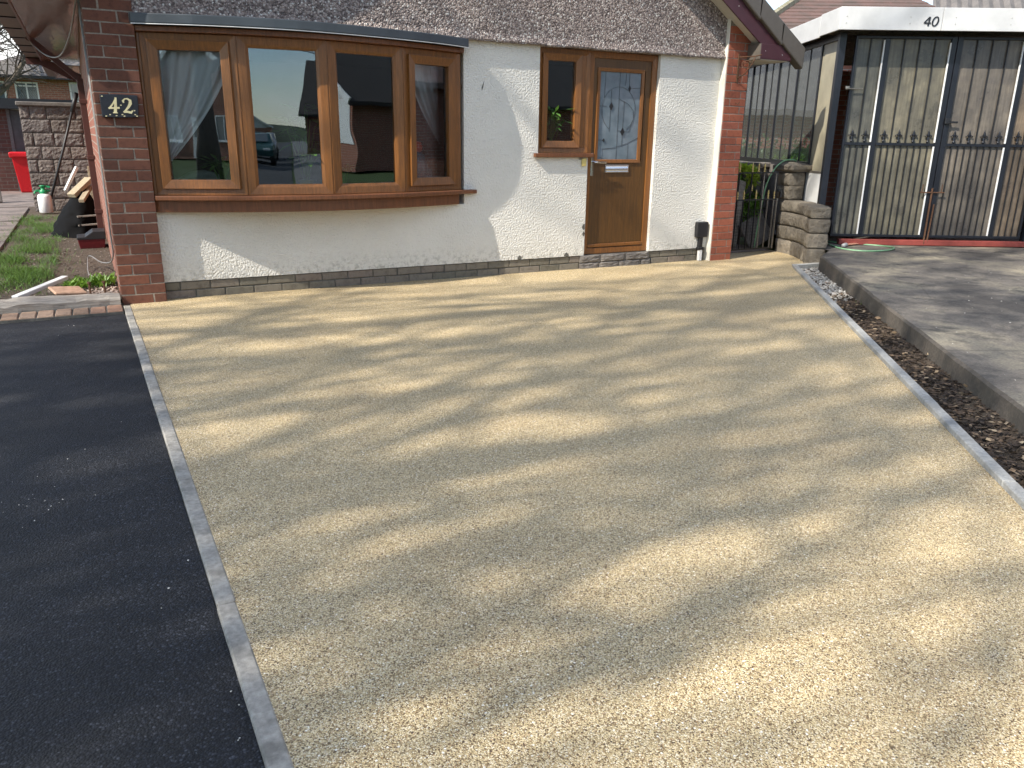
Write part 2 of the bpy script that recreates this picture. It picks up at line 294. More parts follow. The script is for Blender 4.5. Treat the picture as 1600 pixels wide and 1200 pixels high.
# ------------------------------------------------------------------ mesh helpers
class MB:
    def __init__(s): s.v = []; s.f = []
    def add(s, vs, fs):
        o = len(s.v); s.v += [tuple(p) for p in vs]; s.f += [tuple(i+o for i in f) for f in fs]; return s
    def box(s, x0, x1, y0, y1, z0, z1):
        return s.add([(x0, y0, z0), (x1, y0, z0), (x1, y1, z0), (x0, y1, z0), (x0, y0, z1), (x1, y0, z1), (x1, y1, z1), (x0, y1, z1)],
                     [(0, 3, 2, 1), (4, 5, 6, 7), (0, 1, 5, 4), (1, 2, 6, 5), (2, 3, 7, 6), (3, 0, 4, 7)])
    def prism(s, poly, a0, a1, ax='Y'):
        n = len(poly)
        def P(p, a): return {'X': (a, p[0], p[1]), 'Y': (p[0], a, p[1]), 'Z': (p[0], p[1], a)}[ax]
        fs = [tuple(range(n)), tuple(range(2*n-1, n-1, -1))] + [(i, i+n, (i+1) % n+n, (i+1) % n) for i in range(n)]
        return s.add([P(p, a0) for p in poly]+[P(p, a1) for p in poly], fs)
    def bar(s, a, b, wx, wy, up=(0, 0, 1)):
        a = Vector(a); b = Vector(b); d = (b-a).normalized(); u = Vector(up)
        if abs(d.dot(u)) > .97: u = Vector((0, 1, 0))
        x = d.cross(u).normalized(); y = x.cross(d).normalized()
        vs = [q+x*i*wx/2+y*j*wy/2 for q in (a, b) for i, j in ((-1, -1), (1, -1), (1, 1), (-1, 1))]
        return s.add(vs, [(0, 1, 2, 3), (7, 6, 5, 4), (0, 4, 5, 1), (1, 5, 6, 2), (2, 6, 7, 3), (3, 7, 4, 0)])
    def tube(s, pts, r, k=6, cap=True):
        pts = [Vector(p) for p in pts]; n = len(pts); o = len(s.v)
        rs = r if isinstance(r, (list, tuple)) else [r]*n
        px = None
        for i, p in enumerate(pts):
            d = (pts[min(i+1, n-1)]-pts[max(i-1, 0)])
            d = d.normalized() if d.length > 1e-9 else Vector((0, 0, 1))
            if px is None: px = d.orthogonal().normalized()
            px = (px-d*px.dot(d)); px = px.normalized() if px.length > 1e-6 else d.orthogonal().normalized()
            py = d.cross(px)
            for j in range(k):
                a = 2*math.pi*j/k; q = p+(px*math.cos(a)+py*math.sin(a))*rs[i]; s.v.append((q.x, q.y, q.z))
        for i in range(n-1):
            for j in range(k):
                s.f.append((o+i*k+j, o+i*k+(j+1) % k, o+(i+1)*k+(j+1) % k, o+(i+1)*k+j))
        if cap:
            s.f.append(tuple(o+j for j in reversed(range(k)))); s.f.append(tuple(o+(n-1)*k+j for j in range(k)))
        return s
    def lathe(s, prof, c=(0, 0, 0), k=16):
        n = len(prof); o = len(s.v)
        for r, z in prof:
            for j in range(k):
                a = 2*math.pi*j/k; s.v.append((c[0]+r*math.cos(a), c[1]+r*math.sin(a), c[2]+z))
        for i in range(n-1):
            for j in range(k): s.f.append((o+i*k+j, o+i*k+(j+1) % k, o+(i+1)*k+(j+1) % k, o+(i+1)*k+j))
        s.f.append(tuple(o+j for j in reversed(range(k)))); s.f.append(tuple(o+(n-1)*k+j for j in range(k)))
        return s
    def cbox(s, c, l, ch=.004, jit=0, rg=rnd):
        lx, ly, lz = [q/2 for q in l]; vs = []; idx = {}
        for sx in (-1, 1):
            for sy in (-1, 1):
                for sz in (-1, 1):
                    j = [rg.uniform(-jit, jit) for _ in range(3)]
                    for ax in range(3):
                        p = [sx*lx, sy*ly, sz*lz]
                        for a in range(3):
                            if a != ax: p[a] -= (sx, sy, sz)[a]*ch
                        idx[(sx, sy, sz, ax)] = len(vs); vs.append((p[0]+c[0]+j[0], p[1]+c[1]+j[1], p[2]+c[2]+j[2]))
        fs = []
        for ax in range(3):
            o1, o2 = [(1, 2), (2, 0), (0, 1)][ax]
            for sg in (-1, 1):
                def key(a, b):
                    t = [0, 0, 0]; t[ax] = sg; t[o1] = a; t[o2] = b; return idx[(*t, ax)]
                q = [key(-1, -1), key(1, -1), key(1, 1), key(-1, 1)]; fs.append(tuple(q if sg > 0 else q[::-1]))
        for ax in range(3):      # edge strips along ax
            o1, o2 = [(1, 2), (2, 0), (0, 1)][ax]
            for a in (-1, 1):
                for b in (-1, 1):
                    def key(s_, w_):
                        t = [0, 0, 0]; t[ax] = s_; t[o1] = a; t[o2] = b; return idx[(*t, w_)]
                    q = (key(-1, o1), key(1, o1), key(1, o2), key(-1, o2)); fs.append(q if a*b < 0 else q[::-1])
        for sx in (-1, 1):
            for sy in (-1, 1):
                for sz in (-1, 1):
                    q = tuple(idx[(sx, sy, sz, a)] for a in range(3)); fs.append(q if sx*sy*sz > 0 else q[::-1])
        return s.add(vs, fs)
    def mesh(s, name):
        me = bpy.data.meshes.new(name); me.from_pydata(s.v, [], s.f); me.update(); return me
    def build(s, name, mat, parent=None, smooth=False, bevel=0, loc=None):
        me = s.mesh(name); me.materials.append(mat)
        return place(name, me, parent, smooth, bevel, loc)
def place(name, me, parent=None, smooth=False, bevel=0, loc=None):
    o = bpy.data.objects.new(name, me); C.objects.link(o)
    if smooth: me.shade_smooth()
    if parent: o.parent = parent
    if loc: o.location = loc
    if bevel:
        b = o.modifiers.new('bevel', 'BEVEL'); b.width = bevel; b.segments = 2; b.limit_method = 'ANGLE'; b.angle_limit = R(40)
    return o
def tag(o, label, cat=None, group=None, kind=None):
    if label: o['label'] = label
    if cat: o['category'] = cat
    if group: o['group'] = group
    if kind: o['kind'] = kind
    return o
def thing(name, label, cat, loc=(0, 0, 0), rz=0, group=None):
    o = bpy.data.objects.new(name, None); C.objects.link(o); o.location = loc; o.rotation_euler = (0, 0, rz); o.empty_display_size = .1
    return tag(o, label, cat, group)
def struct(o, label=None): o['kind'] = 'structure'; (label and o.__setitem__('label', label)); return o
def bow(f, n): return [f(i/(n-1)) for i in range(n)]
_bc = {}
def brick(parent, mat, c, l, name='brick', ch=.004, jit=.0015, nvar=4):
    v = rnd.randrange(nvar); key = (tuple(round(x, 3) for x in l), mat.name, v, ch)
    if key not in _bc:
        me = MB().cbox((0, 0, 0), l, ch, jit).mesh(name); me.materials.append(mat); _bc[key] = me
    return place(name, _bc[key], parent, loc=c)
def ribbon(mb, pts, ws, y, t=.004):
    """a flat brush stroke in the XZ plane, facing -Y"""
    n = len(pts); vs = []
    for i, (x, z) in enumerate(pts):
        dx = pts[min(i+1, n-1)][0]-pts[max(i-1, 0)][0]; dz = pts[min(i+1, n-1)][1]-pts[max(i-1, 0)][1]; q = math.hypot(dx, dz) or 1
        nx, nz_ = -dz/q*ws[i]/2, dx/q*ws[i]/2
        vs += [(x+nx, y, z+nz_), (x-nx, y, z-nz_), (x-nx, y+t, z-nz_), (x+nx, y+t, z+nz_)]
    fs = []
    for i in range(n-1):
        for a in range(4):
            fs.append((i*4+a, i*4+(a+1) % 4, i*4+4+(a+1) % 4, i*4+4+a))
    fs += [(3, 2, 1, 0), tuple(4*(n-1)+a for a in range(4))]
    return mb.add(vs, fs)
def leafquad(mb, p, d, up, l, wd, fold=.25):
    d = d.normalized(); s_ = d.cross(up); s_ = s_.normalized() if s_.length > 1e-5 else d.orthogonal().normalized(); n_ = s_.cross(d)
    a = p; b = p+d*l*.5+s_*wd*.5+n_*wd*fold; c = p+d*l; e = p+d*l*.5-s_*wd*.5+n_*wd*fold
    mb.add([a, b, c, e], [(0, 1, 2), (0, 2, 3)])
def sm(pts, n=6):
    P_ = [Vector(p) for p in pts]; P_ = [P_[0]*2-P_[1]]+P_+[P_[-1]*2-P_[-2]]; r_ = []
    for i in range(1, len(P_)-2):
        a, b, c, d = P_[i-1:i+3]
        for k in range(n):
            t = k/n; r_.append(.5*((2*b)+(c-a)*t+(2*a-5*b+4*c-d)*t*t+(3*b-a-3*c+d)*t**3))
    return r_+[P_[-2]]
def rvec(rg): 
    while True:
        v = Vector((rg.uniform(-1, 1), rg.uniform(-1, 1), rg.uniform(-1, 1)))
        if .05 < v.length < 1: return v
def foliage(c, rad, n, l, wd, rg, shell=.5):
    mb = MB(); c = Vector(c)
    clumps = [Vector((q.x*rad[0], q.y*rad[1], q.z*rad[2])) for q in (rvec(rg) for _ in range(max(6, n//60)))]
    for i in range(n):
        k = rg.choice(clumps); q = rvec(rg)*.38
        p = c+k*.85+Vector((q.x*rad[0], q.y*rad[1], q.z*rad[2]))
        d = (k.normalized()*.6+rvec(rg)+Vector((0, 0, .3)))
        leafquad(mb, p, d, Vector((0, 0, 1)), l*rg.uniform(.7, 1.3), wd*rg.uniform(.7, 1.3))
    return mb

# ================================================================== GROUND AND SETTING
def sheet(name, poly, z, mat, depth=.04, parent=None):
    return struct(MB().prism(poly, z-depth, z, 'Z').build(name, mat, parent))
sheet('ground', [(-150, -150), (150, -150), (150, 150), (-150, 150)], -.07, M['lawn'], .1)
KA = Vector((5.915, -.64)); KB = Vector((2.36, -5.06)); kd = (KB-KA).normalized(); kn = Vector((-kd.y, kd.x))     # kn points to the neighbour
if kn.x < 0: kn = -kn
def kp(t, o): q = KA+kd*t+kn*o; return (q.x, q.y)
def kx(y_): return -.257-.0113*y_
drive = sheet('driveway', [(kx(.14), .14), (kx(-6.9), -6.9), (kp(7.9, 0)[0], -6.9), kp(5.6, 0), kp(0, 0), (6.24, -.60), (6.62, .10), (6.66, .36), (5.6, .36), (5.6, .14)], 0, M['resin'], .05)
drive['label'] = 'beige resin-bound driveway striped with branch shadows'
t_ = sheet('tarmac_drive', [(-7.5, -.30), (-7.5, -7.0), (kx(-7)-.05, -7.0), (kx(-.3)-.05, -.30)], -.012, M['tarmac'], .05)
t_['label'] = 'fresh black tarmac drive beside the beige driveway'
# kerb between tarmac and resin: one edging stone after another
kl = bpy.data.objects.new('kerb', None); C.objects.link(kl); struct(kl, 'grey concrete edging between tarmac and beige driveway')
ys = [-.06, -.36, -.78, -1.69, -2.60, -3.51, -4.425, -5.34, -6.255, -6.95]
for a, b in zip(ys, ys[1:]):
    o = brick(kl, M['kerb'], (kx((a+b)/2)-.025+rnd.uniform(-.002, .002), (a+b)/2, -.05+rnd.uniform(-.001, .003)), (.050, a-b-.006, .11), 'edging_stone', .005, .001, 1); o.rotation_euler = (0, 0, .0113)
# new edging along the neighbour's side
kr = bpy.data.objects.new('kerb', None); C.objects.link(kr); struct(kr, 'new grey edging boards along the stony planting strip')
def obox(c2, dir2, ln, wd, z0, z1, name, mat, parent, ch=.004):
    me = MB().cbox((0, 0, 0), (ln, wd, z1-z0), ch, .0008).mesh(name); me.materials.append(mat)
    o = place(name, me, parent, loc=(c2[0], c2[1], (z0+z1)/2)); o.rotation_euler = (0, 0, math.atan2(dir2[1], dir2[0])); return o
t = 0
for ln in (.91, .915, .915, .915, .915, .915, .915, .915):
    obox(kp(t+ln/2, .025), kd, ln-.004, .05, -.12, .026, 'edging_stone', M['kerb_new'], kr); t += ln
q0 = Vector(kp(.0, .0)); q1 = Vector((6.29, -.665)); obox((q0+q1)/2+Vector((.03, -.03)), (q1-q0), (q1-q0).length, .05, -.12, .024, 'edging_stone', M['kerb_new'], kr)
# planting strip soil
mb = MB(); vs = []
for i in range(41):
    t = .0+7.6*i/40
    for o_, z in ((.05, -.03), (.14, -.022), (.24, .0+.02*min(1, t/3)), (.37, .015+.03*min(1, t/3))): vs.append((*kp(t, o_), z))
struct(mb.add(vs, [(i*4+a, i*4+a+1, i*4+a+5, i*4+a+4) for i in range(40) for a in range(3)]).build('planting_strip', M['soil']))
def sz(t, o_): return -.03+max(0, (o_-.08)/.29)*(.045+.03*min(1, t/3))
# neighbour's concrete drive, a slab about 12 cm higher
SB = Vector((5.955, -.955)); SE = Vector((3.016, -4.68)); sd = (SE-SB).normalized()
GA = R(-28.8); GU = Vector((math.cos(GA), math.sin(GA))); GV = Vector((-math.sin(GA), math.cos(GA))); GO = Vector((6.91, -.36))
def gp(u, v): q = GO+GU*u+GV*v; return (q.x, q.y)
mb = MB(); n = 46; top = []; rg = random.Random(5)
e = SE+sd*2.6
edge = [SB+(e-SB)*(i/n)+Vector((rg.uniform(-.004, .004), rg.uniform(-.004, .004))) for i in range(n+1)]
zt = [.150-.035*i/n for i in range(n+1)]
far = Vector(gp(7, -.1)); near = far+GV*-8
vs = []; 
for i, q in enumerate(edge): vs += [(q.x-.012, q.y, -.06), (q.x, q.y, zt[i]-.012), (q.x+.014, q.y-.008, zt[i])]
fs = []
for i in range(n):
    a = i*3; fs += [(a, a+1, a+4, a+3), (a+1, a+2, a+5, a+4)]
mb.add(vs, fs); nb = struct(mb.build('slab_edge', M['slab_edge']))
mb = MB(); vs = [(q.x+.014, q.y-.008, zt[i]) for i, q in enumerate(edge)]
back = [Vector(gp(-.45, .1)), Vector(gp(-.45, 5)), Vector(gp(7, 5)), Vector(gp(7, -7.5))]
poly = vs[::-1]+[(6.35, -.72, .15)]+[(q.x, q.y, .15) for q in back[:3]]+[(back[3].x, back[3].y, .11)]
mb.add(poly, [tuple(range(len(poly)))[::-1]])
nd = struct(mb.build('neighbour_driveway', M['slab'])); nd['label'] = 'stained old concrete drive in front of the carport'; nb.parent = nd

# loose stuff in the strip
def chips(name, n, fpos, smin, smax, flat, mat, rg, label):
    mb = MB()
    for i in range(n):
        p = Vector(fpos(rg)); s_ = rg.uniform(smin, smax); rot = Matrix.Rotation(rg.uniform(0, 6.3), 3, 'Z') @ Matrix.Rotation(rg.gauss(0, .5), 3, 'X')
        vs = [Vector((x*s_*rg.uniform(.7, 1.2), y_*s_*flat[0]*rg.uniform(.7, 1.2), z_*s_*flat[1]*rg.uniform(.7, 1.2))) for x, y_, z_ in ((1, 0, 0), (0, 1, 0), (-1, 0, 0), (0, -1, 0), (.2, .2, 1), (.1, -.2, -1))]
        mb.add([p+rot @ q for q in vs], [(0, 1, 4), (1, 2, 4), (2, 3, 4), (3, 0, 4), (1, 0, 5), (2, 1, 5), (3, 2, 5), (0, 3, 5)])
    return tag(mb.build(name, mat), label, 'ground cover', None, 'stuff')
def strip(t0, t1, bias=0):
    def f(rg):
        t = rg.uniform(t0, t1); o_ = rg.uniform(.055, .30); x, y_ = kp(t, o_); return (x, y_, sz(t, o_)+rg.uniform(.002, .018))
    return f
chips('white_gravel', 1300, strip(.06, 1.85), .007, .019, (.8, .6), M['pebbles'], random.Random(1), 'pale stone chippings at the far end of the planting strip')
def strip2(rg):
    t = 1.5+abs(rg.gauss(0, .6)) if rg.random() < .12 else rg.uniform(1.6, 7.4); o_ = rg.uniform(.055, .31); x, y_ = kp(t, o_); return (x, y_, sz(t, o_)+rg.uniform(.0, .022))
chips('bark_mulch', 9000, strip2, .008, .024, (.42, .14), M['barkchips'], random.Random(2), 'dark bark chips and dead leaves filling the planting strip')
def litter(rg): x, y_, z = strip2(rg); return (x, y_, z+.012)
chips('dead_leaves', 170, litter, .012, .028, (.6, .06), m_islands('dead_leaf', [(0, (.10, .065, .04)), (.5, (.22, .15, .09)), (.9, (.40, .31, .20)), (1, (.55, .47, .33))]), random.Random(22), 'pale dead leaves and twigs lying on the bark mulch')
def grit(rg):
    if rg.random() < .28:
        y_ = -3.6-2.6*rg.random()**.6; return (kx(y_)-.055-abs(rg.gauss(0, .045)), y_, -.008)
    if rg.random() < .5:
        return (-.75+rg.gauss(0, .10), -3.45+rg.gauss(0, .09), -.008)
    return (rg.uniform(-2.2, -.4), rg.uniform(-5.2, -.5), -.008)
chips('pale_grit', 64, grit, .0016, .0042, (.8, .7), M['specks'], random.Random(3), 'scattered pale stone crumbs lying on the black tarmac')
def slabgrit(rg):
    q = SB+sd*rg.uniform(0, 5)-Vector((sd.y, -sd.x))*rg.uniform(.1, 1.6)
    return (q.x, q.y, .150)
chips('concrete_litter', 90, lambda rg: (lambda t, o: ((SB+sd*t+kn*o).x, (SB+sd*t+kn*o).y, .150-.0050*t))(rg.uniform(.2, 5), rg.uniform(.08, 1.6)), .002, .007, (.7, .3), M['specks'], random.Random(4), 'tiny pale blossom and grit scattered on the stained concrete drive')
# small weed in the slab joint
wd = thing('weed', 'small grass tuft growing against the concrete slab edge', 'plant', (*kp(2.05, .27), -.02))
mb = MB(); rg = random.Random(8)
for i in range(26): leafquad(mb, Vector((rg.gauss(0, .02), rg.gauss(0, .02), 0)), Vector((rg.gauss(0, .35), rg.gauss(0, .35), 1)), Vector((0, 1, 0)), rg.uniform(.05, .11), .006)
mb.build('blade', M['grass'], wd)

# ------------------------------------------------------------------ left side garden
sheet('garden_soil', [(-3.2, -.02), (-.300, -.02), (-.300, 9.2), (-3.2, 9.2)], .012, M['soil'], .05)
pth = bpy.data.objects.new('garden_path', None); C.objects.link(pth); struct(pth, 'worn paving slabs along the side garden')
for i in range(14):
    for j, x in enumerate((-1.62, -2.22, -2.82)):
        me = MB().cbox((0, 0, 0), (.58, .58, .04), .006, .003).mesh('paving_slab'); me.materials.append(M['paving'])
        place('paving_slab', me, pth, loc=(x, .75+i*.6+.1*j, .022+rnd.uniform(-.004, .004)))
sheet('rear_yard', [(-6, 9.2), (2, 9.2), (2, 20), (-6, 20)], .02, M['paving'], .05)
# brick-on-edge row in front of the timber sleeper
be = bpy.data.objects.new('brick_edging', None); C.objects.link(be)
tag(be, 'row of brown edging bricks between tarmac and old timber sleeper', 'edging')
for i in range(26):
    brick(be, M['brick_edge'], (-.362-i*.1085, -.175, -.026+rnd.uniform(-.003, .003)), (.1, .21, .08), 'brick', .006, .002)
MB().box(-3.2, -.31, -.285, -.065, -.07, .004).build('bedding', M['mortar_dark'], be)
# sleeper: rough weathered baulk
mb = MB(); N = 40; rg = random.Random(11); ring = []
for i in range(N+1):
    x = -.318-2.9*i/N; j = lambda s_: rg.gauss(0, s_)
    h = .075+j(.004); ring.append([(x, -.055+j(.006), -.03), (x, -.060+j(.008), h-.02+j(.003)), (x, -.02+j(.008), h+j(.003)), (x, .05+j(.008), h+.004+j(.004)), (x, .13+j(.008), h+j(.004)), (x, .16+j(.004), h-.03), (x, .16, -.03)])
vs = [p for r_ in ring for p in r_]; K = 7
fs = [(i*K+a, (i+1)*K+a, (i+1)*K+a+1, i*K+a+1) for i in range(N) for a in range(K-1)]+[tuple(range(K))]
tag(mb.add(vs, fs).build('timber_sleeper', M['timber']), 'long weathered grey timber sleeper edging the side garden', 'sleeper')
# white batten and terracotta tile lying behind it
o = MB().cbox((0, 0, 0), (.56, .055, .03), .004).build('batten', M['whitepaint'], loc=(-.84, .50, .085)); o.rotation_euler = (0, R(-6), R(54))
tag(o, 'white painted batten lying on the soil behind the timber sleeper', 'batten')
o = MB().cbox((0, 0, 0), (.22, .16, .02), .006).build('roof_tile_piece', plain('terracotta', (.40, .25, .17), .8), loc=(-.66, .28, .085)); o.rotation_euler = (R(10), R(6), R(20))
tag(o, 'broken terracotta tile leaning behind the timber sleeper', 'tile')
def ggrav(rg): return (rg.uniform(-.62, -.32), .2+abs(rg.gauss(0, .28)), .014+rg.uniform(0, .012))
chips('pink_gravel', 500, ggrav, .006, .015, (.8, .6), M['pinkgravel'], random.Random(6), 'pinkish gravel beside the brick pillar behind the sleeper')
def gclod(rg): return (rg.uniform(-1.2, -.32), rg.uniform(.3, 5), .012+rg.uniform(0, .006))
chips('soil_clods', 1500, gclod, .004, .014, (.8, .5), m_islands('clods', [(0, (.06, .045, .035)), (.7, (.14, .11, .085)), (1, (.34, .29, .25))]), random.Random(7), 'crumbly brown soil and small stones in the side garden')
mb = MB(); rg = random.Random(12)
for i in range(12000):
    if rg.random() < .62: x, y_ = rg.uniform(-1.32, -.80)+.10*rg.gauss(0, 1), rg.uniform(.9, 7.2)
    else: x, y_ = rg.gauss(-1.05, .16), rg.uniform(.5, 3.2)
    if (math.sin(x*9+1)*math.sin(y_*3.1)+.5*math.sin(y_*7.3+x*4)) < rg.uniform(-.7, .5): continue
    if x > -.45 or (x > -.78 and rg.random() < .85) or (y_ < 1.0 and rg.random() < .6): continue
    leafquad(mb, Vector((x, y_, .012)), Vector((rg.gauss(0, .6), rg.gauss(0, .6), 1)), Vector((1, 0, 0)), rg.uniform(.03, .10), rg.uniform(.006, .013))
tag(mb.build('grass_patch', M['grass']), 'rough green grass growing down the side garden', 'grass', None, 'stuff')
for k, (cx, cy_, n, lab) in enumerate([(-.60, .78, 110, 'leafy weed nearer the white batten beside the sleeper'), (-.43, .86, 150, 'bright leafy weed against the base of the brick pillar side wall')]):
    wd = thing('leafy_weed', lab, 'plant', (cx, cy_, .012), 0, 'weeds behind the sleeper'); mb = MB(); rg = random.Random(20+k)
    for i in range(n):
        a = rg.uniform(0, 6.28); d = Vector((math.cos(a), math.sin(a), rg.uniform(.35, 1.5)))
        leafquad(mb, Vector((rg.gauss(0, .05), rg.gauss(0, .07), rg.uniform(0, .02))), d, Vector((0, 0, 1)), rg.uniform(.05, .12), rg.uniform(.016, .032))
    mb.build('leaf', M['leaf'], wd)
for k, x in enumerate((-.511, -.411)):
    p = thing('garden_peg', ('dark iron peg in pink gravel, the one farther from the pillar', 'dark iron peg in pink gravel, the one nearer the pillar')[k], 'peg', (x, .28, .01), 0, 'iron pegs in the gravel')
    MB().tube([(0, 0, 0), (0, 0, .12)], .008, 6).build('shaft', M['rust'], p); MB().tube([(0, 0, .115), (0, 0, .13)], .013, 8).build('head', M['rust'], p)
# rock-faced block wall
bw = thing('block_wall', 'grey rock-faced concrete block wall at the end of the side garden', 'wall', (0, 8.25, 0))
MB().box(-1.215, .8, .02, .21, 0, 1.60).build('core', M['mortar_dark'], bw)
def rockblock(parent, c, l, mat, rg, amp=.02, name='block'):
    mb = MB(); nx, nz_ = max(5, int(l[0]/.03)), 7; vs = []; lx, ly, lz = l; sd_ = Vector((rg.uniform(0, 50), rg.uniform(0, 50), 3))
    for j in range(nz_+1):
        for i in range(nx+1):
            ed = (i in (0, nx)) or (j in (0, nz_))
            vs.append((-lx/2+lx*i/nx, -ly/2-(.0 if ed else amp*(.55+.8*mnoise.noise(Vector((i*.55, j*.7, 0))+sd_)+.3*rg.random())), -lz/2+lz*j/nz_))
    W = nx+1; fs = [(j*W+i, j*W+i+1, (j+1)*W+i+1, (j+1)*W+i) for j in range(nz_) for i in range(nx)]
    mb.add(vs, fs); mb.box(-lx/2, lx/2, -ly/2+.004, ly/2, -lz/2, lz/2)
    return mb.build(name, mat, parent, loc=c)
rg = random.Random(31)
for r_ in range(8):
    z = .105+r_*.2; x = -1.22-(0 if r_ % 2 else .0); first = True
    while x < .55:
        ln = (.14 if (r_ % 2 and first) else rg.choice((.28, .40, .40, .22))); first = False
        rockblock(bw, (x+ln/2, .03, z), (ln-.012, .06, .188), M['block'], rg, .012); x += ln
MB().cbox((-.22, .10, 1.63), (2.05, .29, .06), .01).build('coping', M['palestone'], bw)
# things leaning and standing there
p = thing('black_pole', 'black pole leaning against the rock-faced block wall', 'pole', (-1.0, 7.85, 0))
MB().tube([(-.05, 0, 0), (.30, .10, .95), (.59, .21, 1.78)], .020, 8).build('shaft', M['blackplastic'], p, True); MB().tube([(.50, .18, 1.52), (.60, .215, 1.80)], .032, 8).build('grip', M['blackplastic'], p, True)
p = thing('garden_sprayer', 'white plastic garden sprayer bottle with green pump top', 'sprayer', (-1.045, 7.78, .03))
MB().lathe([(.085, 0), (.095, .01), (.096, .24), (.08, .275), (.04, .29)], k=20).build('bottle', M['white'], p, True)
MB().lathe([(.045, .28), (.055, .30), (.055, .335), (.03, .345), (.03, .39), (.045, .395), (.045, .41)], k=14).build('pump', M['green'], p, True)
MB().bar((-.02, 0, .40), (.10, -.02, .385), .02, .03).bar((-.10, 0, .33), (.09, 0, .33), .035, .03).bar((-.10, 0, .33), (-.125, -.02, .29), .02, .02).build('handle', M['green'], p, False, .004)
# black sheeting heap with timber on it
p = thing('rubble_heap', 'heap of black plastic sheeting over timber by the downpipe', 'heap', (-.62, 4.9, .01))
mb = MB(); rg = random.Random(33); nu, nv = 26, 14; vs = []
for j in range(nv+1):
    tt = j/nv
    for i in range(nu):
        a = 2*math.pi*i/nu; rr = (1-tt)**.75
        vs.append((.30*rr*math.cos(a)*(1+rg.uniform(-.12, .12))+.14*tt, .55*rr*math.sin(a)*(1+rg.uniform(-.1, .1)), .60*tt*(1+rg.uniform(-.04, .04))))
mb.add(vs, [(j*nu+i, j*nu+(i+1) % nu, (j+1)*nu+(i+1) % nu, (j+1)*nu+i) for j in range(nv) for i in range(nu)]); mb.build('sheeting', M['bag'], p, True)
for a, b, ww, hh, mt, nm in (((.0, -.15, .47), (.22, .05, .66), .12, .05, 'newtimber', 'offcut'), ((.10, -.35, .42), (.25, .2, .60), .06, .04, 'newtimber', 'offcut'), ((-.06, .0, .52), (.10, .1, .80), .035, .035, 'white', 'white_stick'), ((.24, .3, .0), (.26, .35, .80), .09, .03, 'newtimber', 'offcut'), ((.03, -.40, .24), (.28, -.36, .25), .02, .02, 'timber', 'lath'), ((.03, -.46, .14), (.28, -.42, .15), .02, .02, 'timber', 'lath')):
    MB().bar(a, b, ww, hh).build(nm, M[mt], p, False, .003)
p = thing('planter_box', 'dark red plastic box with black lid beside the house wall', 'box', (-.465, 3.45, .012))
mb = MB(); mb.add([(-.12, -.15, 0), (.12, -.15, 0), (.12, .15, 0), (-.12, .15, 0), (-.135, -.165, .10), (.135, -.165, .10), (.135, .165, .10), (-.135, .165, .10)], [(3, 2, 1, 0), (0, 1, 5, 4), (1, 2, 6, 5), (2, 3, 7, 6), (3, 0, 4, 7), (4, 5, 6, 7)]).build('body', M['darkred'], p, False, .006)
MB().prism([(-.14, .10), (.14, .10), (.14, .185), (.02, .185), (-.06, .13), (-.14, .125)], -.17, .17, 'Y').build('lid', M['blackplastic'], p, False, .006)
# red bin and shed beyond
p = thing('red_bin', 'red plastic storage bin standing by the dark shed door', 'bin', (-1.50, 13.0, .02))
mb = MB(); vs = []
for z, hw, hd in ((0, .15, .17), (.03, .16, .18), (.68, .22, .24), (.70, .26, .28), (.79, .265, .285), (.80, .25, .27)):
    vs += [(-hw, -hd, z), (hw, -hd, z), (hw, hd, z), (-hw, hd, z)]
fs = [(a*4+i, a*4+(i+1) % 4, a*4+4+(i+1) % 4, a*4+4+i) for a in range(5) for i in range(4)]+[(3, 2, 1, 0), (20, 21, 22, 23)]
mb.add(vs, fs).build('body', M['redplastic'], p, False, .012)
MB().box(-.20, .20, -.30, -.285, .72, .76).build('rim', M['redplastic'], p)
p = thing('shed', 'dark brick shed with grey door beyond the side garden', 'shed', (-2.6, 13.4, .02))
MB().box(-1.3, .93, 0, 2.0, 0, 1.68).build('wall', m_brickwall('shed_brick', (.10, .04, .03), (.075, .035, .028), (.10, .09, .08)), p)
d = MB().box(.93, 1.9, .02, .06, 0, 1.62).build('door', plain('grey_door', (.055, .058, .062), .5, 0, .3, 6), p); MB().box(1.05, 1.8, .005, .02, .15, .75).box(1.05, 1.8, .005, .02, .85, 1.5).build('panel', plain('grey_door_panel', (.05, .053, .058), .5, 0, .3, 6), d)
MB().box(.87, .93, -.01, .08, 0, 1.65).build('door_frame', plain('grey_frame', (.10, .10, .10), .6), p)
mb = MB(); mb.prism([(-.25, 1.64), (2.2, 1.64), (2.2, 1.74), (-.25, 1.84)], -1.5, 2.2, 'X').build('roof', M['black'], p)
o = MB().cbox((0, 0, 0), (.5, .06, .55), .01).build('paving_offcut', M['palestone'], loc=(-2.05, 10.2, .29)); o.rotation_euler = (R(-16), 0, R(8))
tag(o, 'pale stone slab leaning at the left edge of the yard', 'slab')
# far brick house
fh = thing('far_house', 'distant red brick house with white windows and grey roof', 'house', (0, 30, 0))
MB().box(-3.7, 4, 0, 6, 0, 3.19).build('wall', m_brickwall('far_house_brick', (.42, .17, .11), (.34, .13, .085), (.42, .36, .30)), fh)
def upvc(parent, x0, x1, z0, z1, y, lat=True, name='window', fr=.06, mat='white', mul=1, depth=.06):
    mb = MB()
    for i in range(mul+1):
        xx = x0+(x1-x0-fr)*i/mul; mb.box(xx, xx+fr, y-depth, y, z0, z1)
    w_ = (x1-x0-fr)/mul
    for i in range(mul):
        a = x0+w_*i+fr; b = x0+w_*(i+1); mb.box(a, b, y-depth, y, z0, z0+fr); mb.box(a, b, y-depth, y, z1-fr, z1)
    f = mb.build(name, M[mat], parent)
    MB().box(x0+fr*.5, x1-fr*.5, y-depth*.45, y-depth*.35, z0+fr*.5, z1-fr*.5).build('pane', M['glass_far'], f)
    return f
